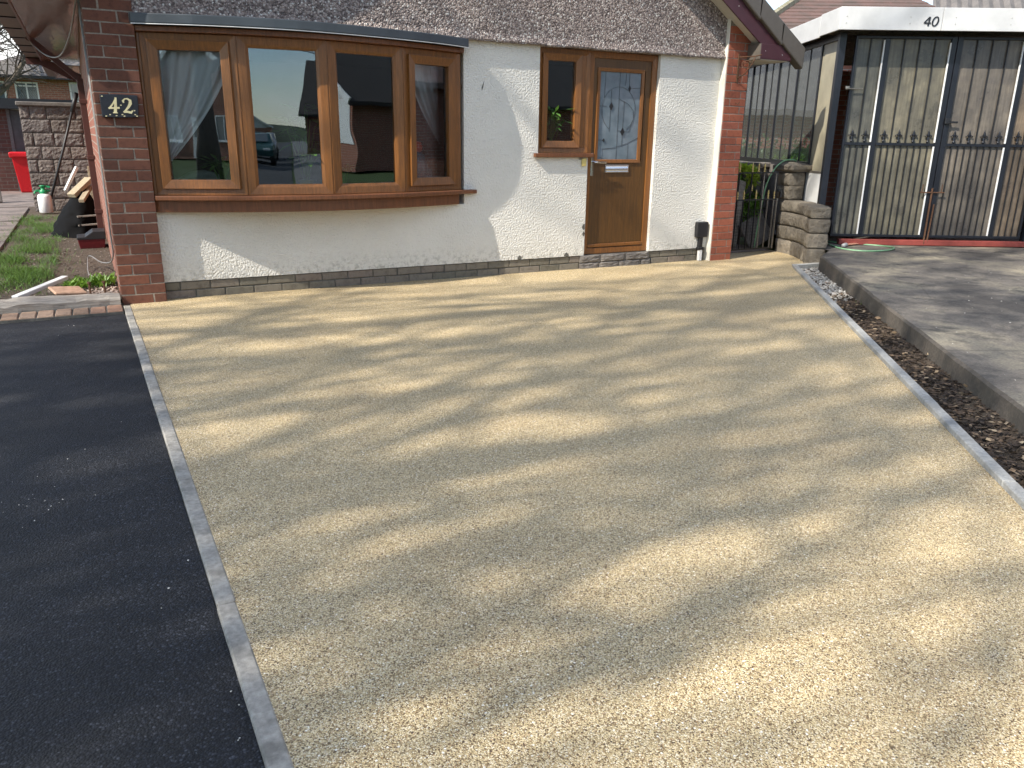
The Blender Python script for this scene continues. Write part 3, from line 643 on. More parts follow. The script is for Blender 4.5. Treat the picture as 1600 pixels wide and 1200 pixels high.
f = upvc(fh, -2.40, -1.64, 2.33, 3.0, 0, mul=2, fr=.055); MB().box(-2.35, -1.7, -.075, -.061, 2.83, 2.88).build('transom', M['white'], f)
mb = MB()
for i in range(12):
    x = -2.36+i*.06; mb.bar((x, -.03, 2.40), (min(x+.3, -1.68), -.03, 2.40+(min(x+.3, -1.68)-x)*1.4), .012, .012); mb.bar((x, -.03, 2.82), (min(x+.3, -1.68), -.03, 2.82-(min(x+.3, -1.68)-x)*1.4), .012, .012)
mb.build('lead_lattice', M['lampgrey'], f)
upvc(fh, -3.6, -2.70, 2.33, 3.0, 0, mul=2); upvc(fh, -.60, .25, 2.33, 3.05, 0, mul=2); upvc(fh, .9, 2.2, 2.33, 3.0, 0, mul=2)
mb = MB(); mb.add([(-4.0, -.5, 3.2), (4.4, -.5, 3.2), (4.4, 6.5, 3.2), (-4.0, 6.5, 3.2), (0, 3, 5.0), (4.4, 3, 5.0)], [(0, 1, 5, 4), (1, 2, 5), (2, 3, 4, 5), (3, 0, 4), (3, 2, 1, 0)]).build('roof', M['tile_grey'], fh)
MB().box(-4.05, 4.4, -.60, -.50, 3.10, 3.21).build('gutter', M['black'], fh)

# ================================================================== NUMBER 42
WY = .08                                     # face of the white render
def zr(x): return 2.36-.65*(abs(x-2.68)-2.72)   # underside of the roof at the gable
H = thing('bungalow', 'white rendered bungalow with bow window, oak door and brick pillars', 'house')
# white render
mb = MB(); T = .30
mb.box(0, 2.53, WY, T, .132, .66).box(2.53, 3.275, WY, T, .132, 2.04).box(0, 2.53, WY, T, 1.93, 2.04)
mb.box(3.275, 3.822, WY, T, .132, 1.085).box(4.612, 5.385, WY, T, .132, 2.04)
mb.build('wall', M['render'], H)
# chipped patches of the render
for cx, cz, s_, yy in ((3.806, .41, .035, WY), (3.808, .345, .025, WY), (3.10, .142, .035, WY), (3.62, .142, .035, WY)):
    MB().prism([(min(3.8215, cx+s_*math.cos(a)*rnd.uniform(.5, 1)*(.6 if cx > 3.7 else .9)), max(.133, cz+s_*math.sin(a)*rnd.uniform(.6, 1.1))) for a in [i*.785 for i in range(8)]], yy-.002, yy+.004, 'Y').build('chipped_patch', M['mortar_dark'], H)
mb = MB(); mb.prism([(2.70, 1.64), (2.722, 1.69), (2.715, 1.645), (2.702, 1.615)], WY-.003, WY+.004).build('scuff', M['mortar_dark'], H)
# pebbledashed gable with a bell-cast drip at the foot
mb = MB(); gx = [0.0+5.385*i/60 for i in range(61)]; rg = random.Random(3)
lo = [(x, 2.008+rg.uniform(-.006, .004)) for x in gx]; hi = [(x, zr(x)+.02) for x in gx]
vs = []; 
for (x, z), (_, z2) in zip(lo, hi): vs += [(x, .022, z), (x, .018, z+.012), (x, .040, z+.07), (x, .040, max(z2, z+.08)), (x, .30, z)]
K = 5; fs = []
for i in range(60):
    a = i*K; b = a+K; fs += [(a+4, b+4, b, a), (a, b, b+1, a+1), (a+1, b+1, b+2, a+2), (a+2, b+2, b+3, a+3)]
mb.add(vs, fs).build('pebbledash_gable', M['pebble'], H)
# brick pillars
def pillar(x0, x1, mat, core, sidewhite=None, label=None):
    P_ = MB().prism([(x0+.003, -.02), (x1-.003, -.02), (x1-.003, zr(x1)), (x0+.003, zr(x0))], .003, .30, 'Y').build('brick_pillar', core, H)
    if label: P_['label'] = label
    wdt = x1-x0; k = 0; z = -.003
    while z < min(zr(x0), zr(x1))+.12:
        lng = .206; sh = wdt-lng-.007; seq = (lng, sh) if (k % 2 == 0) else (sh, lng); x = x0
        top = min(z+.065, min(zr(x0), zr(x1))+.14)
        if rnd.random() < .15: seq = tuple(q+dq for q, dq in zip(seq, (.012, -.012)))
        for q in seq:
            zc = z+.0325
            if zc+.03 < zr(x+q/2)+.03: brick(P_, mat, (x+q/2+rnd.uniform(-.001, .001), .05+rnd.uniform(-.0015, .0015), zc), (round(q, 3), .1, .0685), 'brick', .0035)
            x += q+.007
        z += .075; k += 1
    return P_
PL = pillar(-.308, 0.0, M['brick_shaded'], M['mortar'], None, 'shade-darkened brick pillar carrying the number plate')
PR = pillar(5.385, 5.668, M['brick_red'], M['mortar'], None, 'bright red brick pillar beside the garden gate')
MB().box(5.372, 5.384, .004, .10, -.01, zr(5.38)).build('painted_return', M['cream'], H)
# side walls, back wall
MB().box(-.307, -.10, .305, 8.4, -.02, 2.17).build('side_wall', M['sidebrick'], H); MB().box(5.45, 5.667, .305, 8.4, -.02, 2.17).build('side_wall', M['sidebrick'], H)
MB().box(-.307, 5.667, 8.4, 8.6, -.02, 2.17).build('rear_wall', M['frontbrick'], H)
for y0, y1, z0, z1 in ((2.2, 2.9, 1.25, 1.95), (4.6, 5.9, 1.0, 1.95)):
    mb = MB()
    for a, b, c_, d_ in ((y0, y1, z0, z0+.06), (y0, y1, z1-.06, z1), (y0, y0+.06, z0+.06, z1-.06), (y1-.06, y1, z0+.06, z1-.06)): mb.box(5.668, 5.69, a, b, c_, d_)
    f = mb.build('side_wall_window', M['white'], H); MB().box(5.669, 5.675, y0+.06, y1-.06, z0+.06, z1-.06).build('pane', M['glass_far'], f)
# plinth of two courses of grey brick
PN = MB().box(.002, 5.37, WY+.018, .28, -.03, .130).build('plinth', M['mortar_dark'], H)
for r_ in range(2):
    x = .004-(.11 if r_ else 0)
    while x < 5.36:
        a = max(x, .004); b = min(x+.213, 5.368); cz = .031+r_*.068
        if not (3.79 < (a+b)/2 < 4.63) and b-a > .02: brick(PN, M['brick_grey'], ((a+b)/2, WY+.055, cz-.004), (round(b-a, 3), .09, .060), 'brick', .004, .002)
        x += .222
# door step: broken stone courses
ST = MB().box(3.79, 4.63, WY+.012, .30, -.03, .118).build('door_step', M['mortar_dark'], H); rg = random.Random(9)
for z0, z1 in ((-.01, .052), (.058, .128)):
    x = 3.775
    while x < 4.63:
        q = rg.uniform(.14, .34); b = min(x+q, 4.645)
        if b-x > .03: rockblock(ST, ((x+b)/2, WY+.045, (z0+z1)/2), (b-x-.008, .09, z1-z0), M['palestone'], rg, .012, 'stone')
        x = b
# --- frames: a mitred ring in the XZ plane
def ring(x0, x1, z0, z1, w_, y0, y1, mb=None, slope=0):
    mb = mb or MB()
    o = [(x0, z0), (x1, z0), (x1, z1), (x0, z1)]; i_ = [(x0+w_, z0+w_), (x1-w_, z0+w_), (x1-w_, z1-w_), (x0+w_, z1-w_)]
    vs = [(p[0], y0, p[1]) for p in o]+[(p[0], y0+slope, p[1]) for p in i_]+[(p[0], y1, p[1]) for p in o]+[(p[0], y1, p[1]) for p in i_]
    fs = []
    for a in range(4):
        b = (a+1) % 4; fs += [(a, b, 4+b, 4+a), (8+b, 8+a, 12+a, 12+b), (a, 8+a, 8+b, b), (4+a, 4+b, 12+b, 12+a)]
    return mb.add(vs, fs)
# --- bow window: four flat lights on a shallow bow
NODES = [(.02, .05), (.645, -.145), (1.28, -.215), (1.91, -.12), (2.475, .062)]
SZ, TZ = .787, 1.900
def tf(mb, a, b):
    """map local (u, depth, z) onto the facet a-b; depth 0 is the outer face"""
    d = Vector((b[0]-a[0], b[1]-a[1])).normalized(); n_ = Vector((-d.y, d.x))
    mb.v = [(a[0]+d.x*x+n_.x*y_, a[1]+d.y*x+n_.y*y_, z) for x, y_, z in mb.v]; return mb
def segl(a, b): return math.hypot(b[0]-a[0], b[1]-a[1])
FR = MB()
for i in range(4):
    a, b = NODES[i], NODES[i+1]; q = segl(a, b); m1 = ring(.004, q-.004, SZ, TZ, .058, 0, .07, None, .006); FR.add(tf(m1, a, b).v, m1.f)
for p in NODES: FR.lathe([(.030, SZ), (.030, TZ)], (p[0], p[1]+.035, 0), 10)
BAY = FR.build('bay_window', M['oak'], H, False, .004); BAY['label'] = 'golden oak bow window of four lights'
for i in range(4):
    a, b = NODES[i], NODES[i+1]; q = segl(a, b)
    if i in (0, 3):
        m1 = ring(.052, q-.052, SZ+.046, TZ-.046, .066, -.020, .05, None, .012); tf(m1, a, b).build('opening_sash', M['oak'], BAY, False, .004); e_ = .112; dz = .106
    else:
        m1 = ring(.060, q-.060, SZ+.056, TZ-.056, .022, .006, .05, None, .012); tf(m1, a, b).build('glazing_bead', M['oak'], BAY, False, .002); e_ = .078; dz = .074
    tf(MB().box(e_-.008, q-e_+.008, .030, .036, SZ+dz-.008, TZ-dz+.008), a, b).build('pane', M['glass'], BAY)
def offs(pts, o):
    """push a bow outline outwards (towards -Y)"""
    r_ = []
    for i, p in enumerate(pts):
        q0 = pts[max(i-1, 0)]; q1 = pts[min(i+1, len(pts)-1)]; d = Vector((q1[0]-q0[0], q1[1]-q0[1])).normalized(); n_ = Vector((d.y, -d.x)); r_.append((p[0]+n_.x*o, p[1]+n_.y*o))
    return r_
def smooth_bow(o, x0=None, x1=None, n=25):
    xs = [p[0] for p in NODES]; ys = [p[1]-o for p in NODES]; x0 = xs[0] if x0 is None else x0; x1 = xs[-1] if x1 is None else x1; r_ = []
    for i in range(n):
        x = x0+(x1-x0)*i/(n-1); s_ = 0
        for a in range(5):
            l_ = ys[a]
            for b in range(5):
                if a != b: l_ *= (x-xs[b])/(xs[a]-xs[b])
            s_ += l_
        r_.append((x, s_))
    return r_
sb = smooth_bow(.075); poly = [(.004, WY+.1)]+sb+[(2.50, .03), (2.635, .03), (2.635, WY+.002), (2.50, WY+.1)]
MB().prism([(.004, WY+.1)]+smooth_bow(.075, .004, 2.46)+[(2.50, .01), (2.635, .03), (2.635, WY-.002), (2.50, WY-.002), (2.50, WY+.1)], .752, SZ-.001, 'Z').build('sill', M['oak_sill'], BAY, False, .006)
MB().prism([(.004, WY+.1)]+smooth_bow(.012, .004, 2.47)+[(2.495, WY+.1)], .662, .750, 'Z').build('apron_board', M['oak_sill'], BAY, False, .004)
MB().prism([(.004, WY+.1)]+smooth_bow(.045, .004, 2.47)+[(2.50, .0), (2.50, WY+.1)], TZ+.001, 1.938, 'Z').build('head_board', M['oak_sill'], BAY, False, .003)
RB = [(-.022, -.06), (.10, -.105), (.36, -.20), (.62, -.27), (.88, -.315), (1.05, -.328), (1.24, -.325), (1.50, -.30), (1.75, -.265), (2.0, -.215), (2.2, -.165), (2.4, -.09), (2.535, -.02)]
MB().prism([(-.028, -.004), *RB, (2.535, WY-.003), (2.49, WY-.003), (2.49, WY+.1), (.006, WY+.1), (.006, -.004)], 1.944, 2.008, 'Z').build('roof_trim', M['grey_lead'], BAY, False, .006)
MB().prism([(-.020, -.004), *[(x, y_+.05) for x, y_ in RB], (2.52, WY-.004), (2.48, WY-.004), (2.48, WY+.1), (.008, WY+.1), (.008, -.004)], 2.0085, 2.014, 'Z').build('roof_felt', M['black'], BAY)
MB().prism([*[(x, y_+.004) for x, y_ in RB], *[(x, y_+.016) for x, y_ in RB[::-1]]], 1.9385, 1.9438, 'Z').build('trim_drip', M['white'], BAY)
# --- side window and door share one oak frame line set back in the reveal
DY = .115
SW = ring(3.279, 3.842, 1.100, 2.006, .05, DY, DY+.07, None, .006).build('side_window', M['oak'], H, False, .004)
ring(3.322, 3.738, 1.146, 1.962, .062, DY-.016, DY+.05, None, .012).build('opening_sash', M['oak'], SW, False, .004)
MB().box(3.376, 3.684, DY+.026, DY+.032, 1.2, 1.908).build('pane', M['glass'], SW)
MB().prism([(3.225, WY-.045), (3.862, WY-.045), (3.862, DY+.02), (3.824, DY+.02), (3.824, WY+.0), (3.225, WY-.002)], 1.062, 1.098, 'Z').build('sill', M['oak_sill'], SW, False, .006)
DF = MB(); ring(3.826, 4.608, .134, 2.006, .058, DY, DY+.07, DF, .006); DF.box(3.739, 3.825, DY+.008, DY+.06, 1.147, 1.96)
DF = DF.build('door_frame', M['oak'], H, False, .004)
DOOR = MB(); yy = DY+.018
ring(3.884, 4.550, .198, 1.948, .066, yy, yy+.045, DOOR, .0)
DOOR.box(3.950, 4.484, yy+.0006, yy+.044, .264, 1.030).box(3.950, 4.484, yy+.0006, yy+.044, 1.858, 1.882)
DOOR = DOOR.build('door', M['oak_door'], H); DOOR['label'] = 'golden oak front door with leaded obscure glass'
MB().box(3.884, 4.550, yy-.018, yy-.002, .198, .232).build('weather_bar', M['oak'], DOOR, False, .006)
ring(3.928, 4.448+.02, 1.008, 1.870, .034, yy-.012, yy+.02, None, .004).build('glazing_bead', M['oak'], DOOR, False, .004)
MB().box(3.950, 4.446, yy+.006, yy+.012, 1.03, 1.86).build('pane', M['doorglass'], DOOR)
# leading on the glass: circle, verticals, bevel diamonds
lead = MB(); ly = yy+.004
def ll(*pts): lead.tube([(x, ly, z) for x, z in pts], .0016, 5, False)
cx, cz, rr = 4.19, 1.50, .185
ll(*[(cx+rr*math.cos(a)*1.05, cz+rr*math.sin(a)*1.12) for a in [R(q) for q in range(-60, 241, 10)]])
ll((4.025, 1.842), (4.02, 1.60)); ll((4.19, 1.842), (4.185, 1.04)); ll((4.26, 1.842), (4.258, 1.72)); ll((4.30, 1.842), (4.30, 1.70)); ll((4.10, 1.68), (4.09, 1.30))
ll((3.955, 1.53), (4.05, 1.53)); ll((4.30, 1.70), (4.44, 1.70)); ll((4.185, 1.60), (4.30, 1.555), (4.36, 1.50)); ll((4.25, 1.58), (4.245, 1.16)); ll((4.185, 1.31), (4.32, 1.30), (4.33, 1.32))
ll((3.955, 1.22), (4.03, 1.22)); ll((4.02, 1.14), (4.15, 1.15), (4.30, 1.19), (4.44, 1.25)); ll((4.02, 1.04), (4.02, 1.14)); ll((4.32, 1.04), (4.32, 1.20)); ll((4.36, 1.50), (4.37, 1.42), (4.33, 1.32))
lead.build('lead_came', plain('lead', (.05, .055, .06), .5), DOOR)
dm = MB()
for x, z, s_ in ((4.305, 1.695, .024), (4.10, 1.53, .034), (4.245, 1.30, .036), (4.03, 1.22, .018)): dm.prism([(x-s_*.62, z), (x, z-s_), (x+s_*.62, z), (x, z+s_)], ly-.006, ly+.001)
dm.build('bevel_diamond', M['black'], DOOR)
hd = MB(); hd.cbox((3.906, yy-.006, .995), (.030, .012, .215), .004); hd.tube([(3.906, yy-.01, 1.018), (3.906, yy-.055, 1.018), (3.93, yy-.062, 1.018), (4.03, yy-.062, 1.014)], .0095, 8); hd.lathe([(.008, 0), (.008, .004)], (3.906, yy-.014, .93), 10)
hd.build('handle', M['chrome'], DOOR, False)
lb = MB(); ring(4.055, 4.335, .918, .990, .010, yy-.012, yy, lb); lb.build('letterbox', M['chrome'], DOOR, False, .002)
mb = MB(); xs = [4.064+.262*i/12 for i in range(13)]; vs = []
for x in xs: vs += [(x, yy-.004, .928), (x, yy-.016, .945), (x, yy-.010, .966), (x, yy-.003, .981)]
mb.add(vs, [(i*4+a, i*4+4+a, i*4+5+a, i*4+1+a) for i in range(12) for a in range(3)]).build('letter_flap', M['chrome'], DOOR, True)
o = MB().cbox((3.772, WY-.014, 1.018), (.046, .028, .072), .006).build('door_bell', M['yellow']); tag(o, 'yellowed plastic bell box on the white wall under the side sill', 'bell')
MB().cbox((3.745, WY-.008, 1.045), (.05, .014, .012), .003).build('bell_bracket', M['steel'], o)
# --- number plate
sg = thing('house_number_sign', 'black slate sign with cream number 42 on the brick pillar', 'sign', (-.152, -.001, 1.405))
mb = MB(); rg = random.Random(4); o_ = [(-.118, -.076), (.0, -.078), (.112, -.074), (.116, .0), (.117, .074), (.0, .077), (-.117, .075), (-.119, .0)]
mb.prism([(x+rg.uniform(-.003, .003), z+rg.uniform(-.003, .003)) for x, z in o_], -.022, 0, 'Y').build('plate', M['slate'], sg, False, .004)
four = MB(); ribbon(four, [(-.020, .050), (-.040, .016), (-.066, -.016), (-.074, -.020)], [.010, .010, .011, .012], -.026); ribbon(four, [(-.074, -.018), (-.04, -.016), (-.004, -.014)], [.012, .010, .013], -.0265)
ribbon(four, [(-.022, .054), (-.028, .0), (-.034, -.042), (-.036, -.048)], [.012, .018, .019, .022], -.027); ribbon(four, [(-.050, -.048), (-.034, -.046), (-.020, -.048)], [.006, .009, .006], -.0275)
four.build('numeral', M['goldnum'], sg)
two = MB(); ribbon(two, [(.026, .020), (.022, .032), (.034, .046), (.052, .048), (.068, .036), (.068, .018), (.054, -.006), (.034, -.028), (.018, -.042)], [.010, .014, .008, .010, .018, .021, .016, .010, .009], -.026)
ribbon(two, [(.018, -.042), (.04, -.038), (.066, -.044), (.078, -.030)], [.010, .016, .017, .007], -.0265); two.build('numeral', M['goldnum'], sg)
mb = MB()
for x, z in ((-.095, -.070), (-.07, -.060), (-.03, -.066), (.008, -.058), (.02, -.068), (.09, -.056), (.10, -.066), (-.106, .060), (.088, -.030), (.006, .004)): mb.prism([(x-.006, z-.003), (x+.004, z-.004), (x+.007, z+.002), (x-.003, z+.004)], -.0236, -.0215)
mb.build('chip', M['goldnum'], sg)
# --- boxed cable entry at the foot of the wall
bx = thing('cable_box', 'black cable cover box on the white wall beside the brick pillar', 'box', (5.275, WY-.001, 0))
mb = MB(); mb.prism([(-.072, .25), (.072, .25), (.076, .40), (.070, .41), (-.066, .41), (-.074, .40)], -.05, 0).build('cover', M['blackplastic'], bx, False, .008)
MB().cbox((0, -.02, .20), (.05, .036, .11), .004).cbox((0, -.026, .132), (.075, .05, .028), .004).build('spout', M['blackplastic'], bx)
MB().box(-.021, .021, -.044, -.012, .002, .118).build('white_duct', M['white'], bx, False, .004); MB().box(.024, .038, -.035, -.012, .002, .118).build('black_duct', M['blackplastic'], bx, False, .003)
# --- roof
def slabroof(xa, xb, y0, y1, lift, th, name, mat, courses=0):
    mb = MB(); za, zb = zr(xa)+lift, zr(xb)+lift; mb.prism([(xa, za), (xb, zb), (xb, zb+th), (xa, za+th)], y0, y1, 'Y'); return mb
RF = MB(); e0, e1 = -.22, 6.12
RF.prism([(e0, zr(e0)+.125), (2.68, zr(2.68)+.125), (e1, zr(e1)+.125), (e1, zr(e1)+.20), (2.68, zr(2.68)+.20), (e0, zr(e0)+.20)], -.11, 8.8, 'Y')
RF = RF.build('roof', M['tile_dark'], H)
n = 11
for side in (1, -1):
    for i in range(n):
        if side < 0 and i > 8: continue
        xa = 2.68+side*3.50*i/n; xb = 2.68+side*(3.50*(i+1)/n+.03); za, zb = zr(xa)+.203, zr(xb)+.223
        MB().prism([(xa, za), (xb, zb), (xb, zb+.022), (xa, za+.022)], -.12, 8.8, 'Y').build('tile_course', M['tile_dark'], RF)
        # dry-verge caps, each lapping the next
        la, lb_ = zr(xa)+.125, zr(xb)+.115
        MB().prism([(xa, la+.0), (xb, lb_-.01), (xb+side*.012, lb_+.19), (xa, la+.19)], -.205, -.10, 'Y').build('verge_cap', M['cap'], RF, False, .012)
for xa, xb in ((2.68, 6.03), (2.68, -.33)):
    s_ = 1 if xb > xa else -1; vv = [(xa, zr(xa)-.052), (5.845, zr(5.845)-.052), (xb, 2.014), (xb, zr(xb)+.13), (xa, zr(xa)+.13)] if s_ > 0 else [(xa, zr(xa)-.052), (xb, zr(xb)-.052), (xb, zr(xb)+.13), (xa, zr(xa)+.13)]
    MB().prism(vv, -.165, -.148, 'Y').build('bargeboard', M['maroon'], H, False, .002)
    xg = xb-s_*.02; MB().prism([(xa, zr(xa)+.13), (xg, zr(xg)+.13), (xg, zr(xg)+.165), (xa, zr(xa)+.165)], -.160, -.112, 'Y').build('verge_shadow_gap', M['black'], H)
    # sloping soffit between bargeboard and wall
    MB().prism([(xa, zr(xa)-.006), (xb-s_*.3, zr(xb-s_*.3)-.006), (xb-s_*.3, zr(xb-s_*.3)+.012), (xa, zr(xa)+.012)], -.147, .30, 'Y').build('soffit', M['wsoffit'], H)
# boxed foot of the right-hand verge
MB().prism([(5.640, 2.012), (6.055, 2.010), (6.055, 2.058), (5.90, 2.150), (5.640, 2.150)], -.178, -.166, 'Y').build('verge_foot', M['maroon'], H, False, .003)
MB().box(5.632, 5.652, -.176, .0, 2.008, 2.152).build('foot_side', M['cap'], H, False, .002)
MB().box(5.655, 6.05, -.163, 8.6, 2.004, 2.016).build('eave_soffit', M['wsoffit'], H)
MB().box(6.04, 6.06, -.163, 8.6, 2.004, 2.14).build('eave_fascia', M['maroon'], H)
mb = MB()
for x, z in ((5.31, 2.46), (5.70, 2.085), (5.93, 2.06), (5.20, 2.58)): mb.lathe([(.006, 0), (.006, .004)], (x, 0, z), 8)
mb.v = [(x, -.186+.0*y_, z) if False else (x+y_*.0, -.167-(.012 if z < 2.2 else 0)+(y_*.4), z) for x, y_, z in mb.v]; mb.build('fixing_pin', M['white'], H)
MB().prism([(-.98, 2.33), (-.19, 2.36), (-.19, 2.44), (-.98, 2.36)], -.11, 8.8, 'Y').build('sprocket_roof', M['tile_dark'], H)
MB().box(-.97, -.30, -.150, -.135, 2.172, 2.36).build('eave_end', M['brownpvc'], H)
# left eaves: deep brown soffit, fascia and box gutter running back along the side wall
ES = 2.17
MB().box(-.765, -.309, -.150, 7.0, ES, ES+.012).build('eave_soffit', M['soffit'], H)
MB().box(-.785, -.766, -.150, 7.0, ES-.012, ES+.15).build('eave_fascia', M['brownpvc'], H, False, .003)
for i in range(8):
    y0 = -.20+i*.92; mb = MB(); mb.prism([(-.965, ES+.04), (-.80, ES+.04), (-.80, ES+.14), (-.815, ES+.14), (-.815, ES+.055), (-.95, ES+.055), (-.95, ES+.14), (-.965, ES+.14)], y0, y0+.90, 'Y'); mb.build('gutter', M['cap'], H, False, .003)
    MB().box(-.972, -.787, y0+.86, y0+.94, ES+.030, ES+.145).build('gutter_bracket', M['black'], H)
MB().box(-.97, -.787, 7.1, 7.13, ES-.05, ES+.16).build('gutter_end', M['brownpvc'], H)
mb = MB(); mb.prism([(-.80, ES-.06), (-.31, ES-.30), (-.31, ES-.16), (-.80, ES+.06)], 7.02, 7.06, 'Y').build('cross_board', M['brownpvc'], H)
MB().box(-.66, -.309, 7.08, 10.2, ES-.05, ES-.04).build('rear_soffit', M['soffit'], H); MB().box(-.68, -.66, 7.08, 10.2, ES-.06, ES+.06).build('rear_fascia', M['brownpvc'], H)
MB().box(-.80, -.685, 7.1, 10.2, ES-.03, ES+.06).build('rear_gutter', M['cap'], H); MB().box(-.307, -.1, 8.6, 10.2, -.02, 2.1).build('rear_side_wall', M['sidebrick'], H)
dp = MB(); dp.cbox((-.355, 4.0, .93), (.065, .065, 1.72), .004); dp = dp.build('downpipe', M['brownpvc'], H); mb = MB()
for z in (.35, .95, 1.55): mb.cbox((-.352, 4.0, z), (.082, .078, .045), .004)
mb.build('pipe_clip', M['brownpvc'], dp); MB().bar((-.355, 4.0, 1.78), (-.80, 4.0, 2.19), .06, .06).build('offset_bend', M['brownpvc'], dp)
# cables clipped to the pillar corner and looping under the eaves
cb = MB(); cb.tube(sm([(-.80, 3.2, ES+.02), (-.74, 3.4, ES-.10), (-.62, 3.2, ES-.22), (-.50, 2.6, ES-.26), (-.40, 1.6, ES-.18), (-.335, .7, ES-.05), (-.322, .40, ES-.02)]), .006, 6)
cb.tube(sm([(-.318, .34, 2.12), (-.318, .30, 1.2), (-.320, .28, .55), (-.325, .34, .30), (-.40, 1.0, .18), (-.50, 1.9, .12), (-.52, 1.5, .03), (-.49, 1.35, .015)]), .005, 6); cb.tube([(-.315, .16, 2.14), (-.316, .15, .9), (-.318, .16, .36)], .004, 6)
tag(cb.build('cable', plain('grey_cable', (.22, .21, .20), .5), None, True), 'thin grey cables running down the side of the shade-darkened brick pillar', 'cable')
# --- hanging-basket bracket on the right pillar
br = thing('basket_bracket', 'wrought iron hanging basket bracket on the bright brick pillar', 'bracket', (5.52, -.004, 0))
MB().box(-.010, .010, -.008, 0, 1.79, 2.06).build('back_plate', M['rust'], br)
mb = MB(); mb.tube([(0, -.01, 2.03), (.05, -.16, 2.03), (.07, -.24, 2.04)], .006, 6); mb.tube([(0, -.01, 1.83), (.03, -.08, 1.88), (.05, -.15, 1.97), (.055, -.17, 2.02)], .006, 6)
mb.tube([(.02+.028*math.cos(a)*(1-a/14), -.09-.045*math.cos(a)*(1-a/14), 1.955+.045*math.sin(a)*(1-a/14)) for a in [i*.45 for i in range(22)]], .0045, 5); mb.build('scroll', M['rust'], br, True)
mb = MB(); mb.tube([(0, -.012, 1.60), (.02, -.03, 1.585), (.035, -.03, 1.61)], .004, 6).build('hook', M['rust'], br)
# --- inside the front room
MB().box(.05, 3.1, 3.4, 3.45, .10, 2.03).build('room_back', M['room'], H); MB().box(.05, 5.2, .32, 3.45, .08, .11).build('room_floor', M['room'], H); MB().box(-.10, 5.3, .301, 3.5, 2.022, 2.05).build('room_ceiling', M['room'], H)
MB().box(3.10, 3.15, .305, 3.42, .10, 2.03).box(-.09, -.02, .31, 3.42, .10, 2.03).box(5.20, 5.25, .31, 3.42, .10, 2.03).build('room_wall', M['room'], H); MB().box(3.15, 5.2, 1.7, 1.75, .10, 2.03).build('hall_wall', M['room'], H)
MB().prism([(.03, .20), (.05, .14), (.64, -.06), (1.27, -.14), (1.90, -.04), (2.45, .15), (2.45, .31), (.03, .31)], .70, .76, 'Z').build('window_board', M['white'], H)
def curtain(name, label, x0, x1, tie, top, bot, yf, sgn):
    mb = MB(); nu, nv = 60, 26; vs = []
    for j in range(nv+1):
        tt = j/nv; z = top+(bot-top)*tt; s_ = min(1, tt/.95); pull = s_**1.6
        for i in range(nu+1):
            q = i/nu; xw = x0+(x1-x0)*q; xt = x0+(tie-x0)*(.1+.9*q)*.35; x = xw*(1-pull)+xt*pull
            vs.append((x, yf(x)+.018*math.sin(q*34+2*tt)*(1-.4*pull)+.012*math.sin(q*13), z-(.25*(1-pull)*0)))
    mb.add(vs, [(j*(nu+1)+i, j*(nu+1)+i+1, (j+1)*(nu+1)+i+1, (j+1)*(nu+1)+i) for j in range(nv) for i in range(nu)])
    return tag(mb.build(name, M['curtain'], None, True), label, 'curtain', 'net curtains in the bow window')
def by(o): 
    def f(x):
        x = min(max(x, NODES[0][0]), NODES[-1][0])
        for a, b in zip(NODES, NODES[1:]):
            if a[0] <= x <= b[0]+1e-6: return a[1]+(b[1]-a[1])*(x-a[0])/(b[0]-a[0])+o
        return NODES[-1][1]+o
    return f
curtain('net_curtain', 'white net curtain tied back in the window light beside the brick pillar', .06, .66, .02, 1.93, .86, by(.085), 1)
curtain('net_curtain', 'grey net curtain hanging in the narrow end light nearest the door', 2.42, 1.98, 2.9, 1.93, .80, by(.15), -1)
def pot_plant(label, x, y_, z, h, n, l, wd, pot, potmat, rg, rad=.09):
    t_ = thing('potted_plant', label, 'plant', (x, y_, z)); MB().lathe([(pot*.7, 0), (pot*.72, .005), (pot, pot*1.7), (pot*1.05, pot*1.72)], k=16).build('pot', M[potmat], t_, True)
    mb = MB()
    for i in range(n):
        a = rg.uniform(0, 6.28); b_ = Vector((rg.gauss(0, .01), rg.gauss(0, .01), pot*1.6)); hh = rg.uniform(.15, h); r_ = rad*rg.uniform(.3, 1)
        tip = b_+Vector((math.cos(a)*r_, math.sin(a)*r_, hh)); mb.tube([b_, (b_+tip)/2+Vector((0, 0, .02)), tip], .0022, 3, False)
        leafquad(mb, tip, Vector((math.cos(a), math.sin(a), rg.uniform(-.6, .5))), Vector((0, 0, 1)), l*rg.uniform(.7, 1.3), wd*rg.uniform(.7, 1.2), .1)
    mb.build('foliage', M['houseplant'], t_); return t_
rg = random.Random(77)
pot_plant('bushy green house plant on the sill in the light beside the brick pillar', .50, .10, .762, .20, 60, .09, .04, .05, 'white', rg)
pot_plant('tall green plant in gold pot at the middle of the bow window', 1.14, .05, .762, .62, 40, .16, .09, .07, 'gold', rg, .12)
pot_plant('small green plant in the third light of the bow window', 1.42, .03, .762, .16, 30, .07, .03, .04, 'gold', rg)
pot_plant('leafy plant standing behind the small window beside the door', 3.52, .26, 1.10, .32, 46, .12, .04, .06, 'gold', rg, .12)
pr = thing('bird_ornament', 'blue grey bird ornament with orange red head on the window sill', 'ornament', (2.12, .13, .762))
MB().lathe([(.05, 0), (.055, .01), (.03, .03), (.06, .08), (.085, .16), (.08, .24), (.055, .31), (.038, .34)], k=18).build('body', M['bluefab'], pr, True); MB().lathe([(.02, .335), (.045, .35), (.05, .385), (.035, .42), (.01, .43)], (-.01, 0, 0), 16).build('head', M['orange'], pr, True)
mb = MB(); mb.prism([(.05, .0), (.11, .05), (.13, .18), (.09, .22), (.06, .12)], -.02, .03).build('tail', M['bluefab'], pr, False, .006)
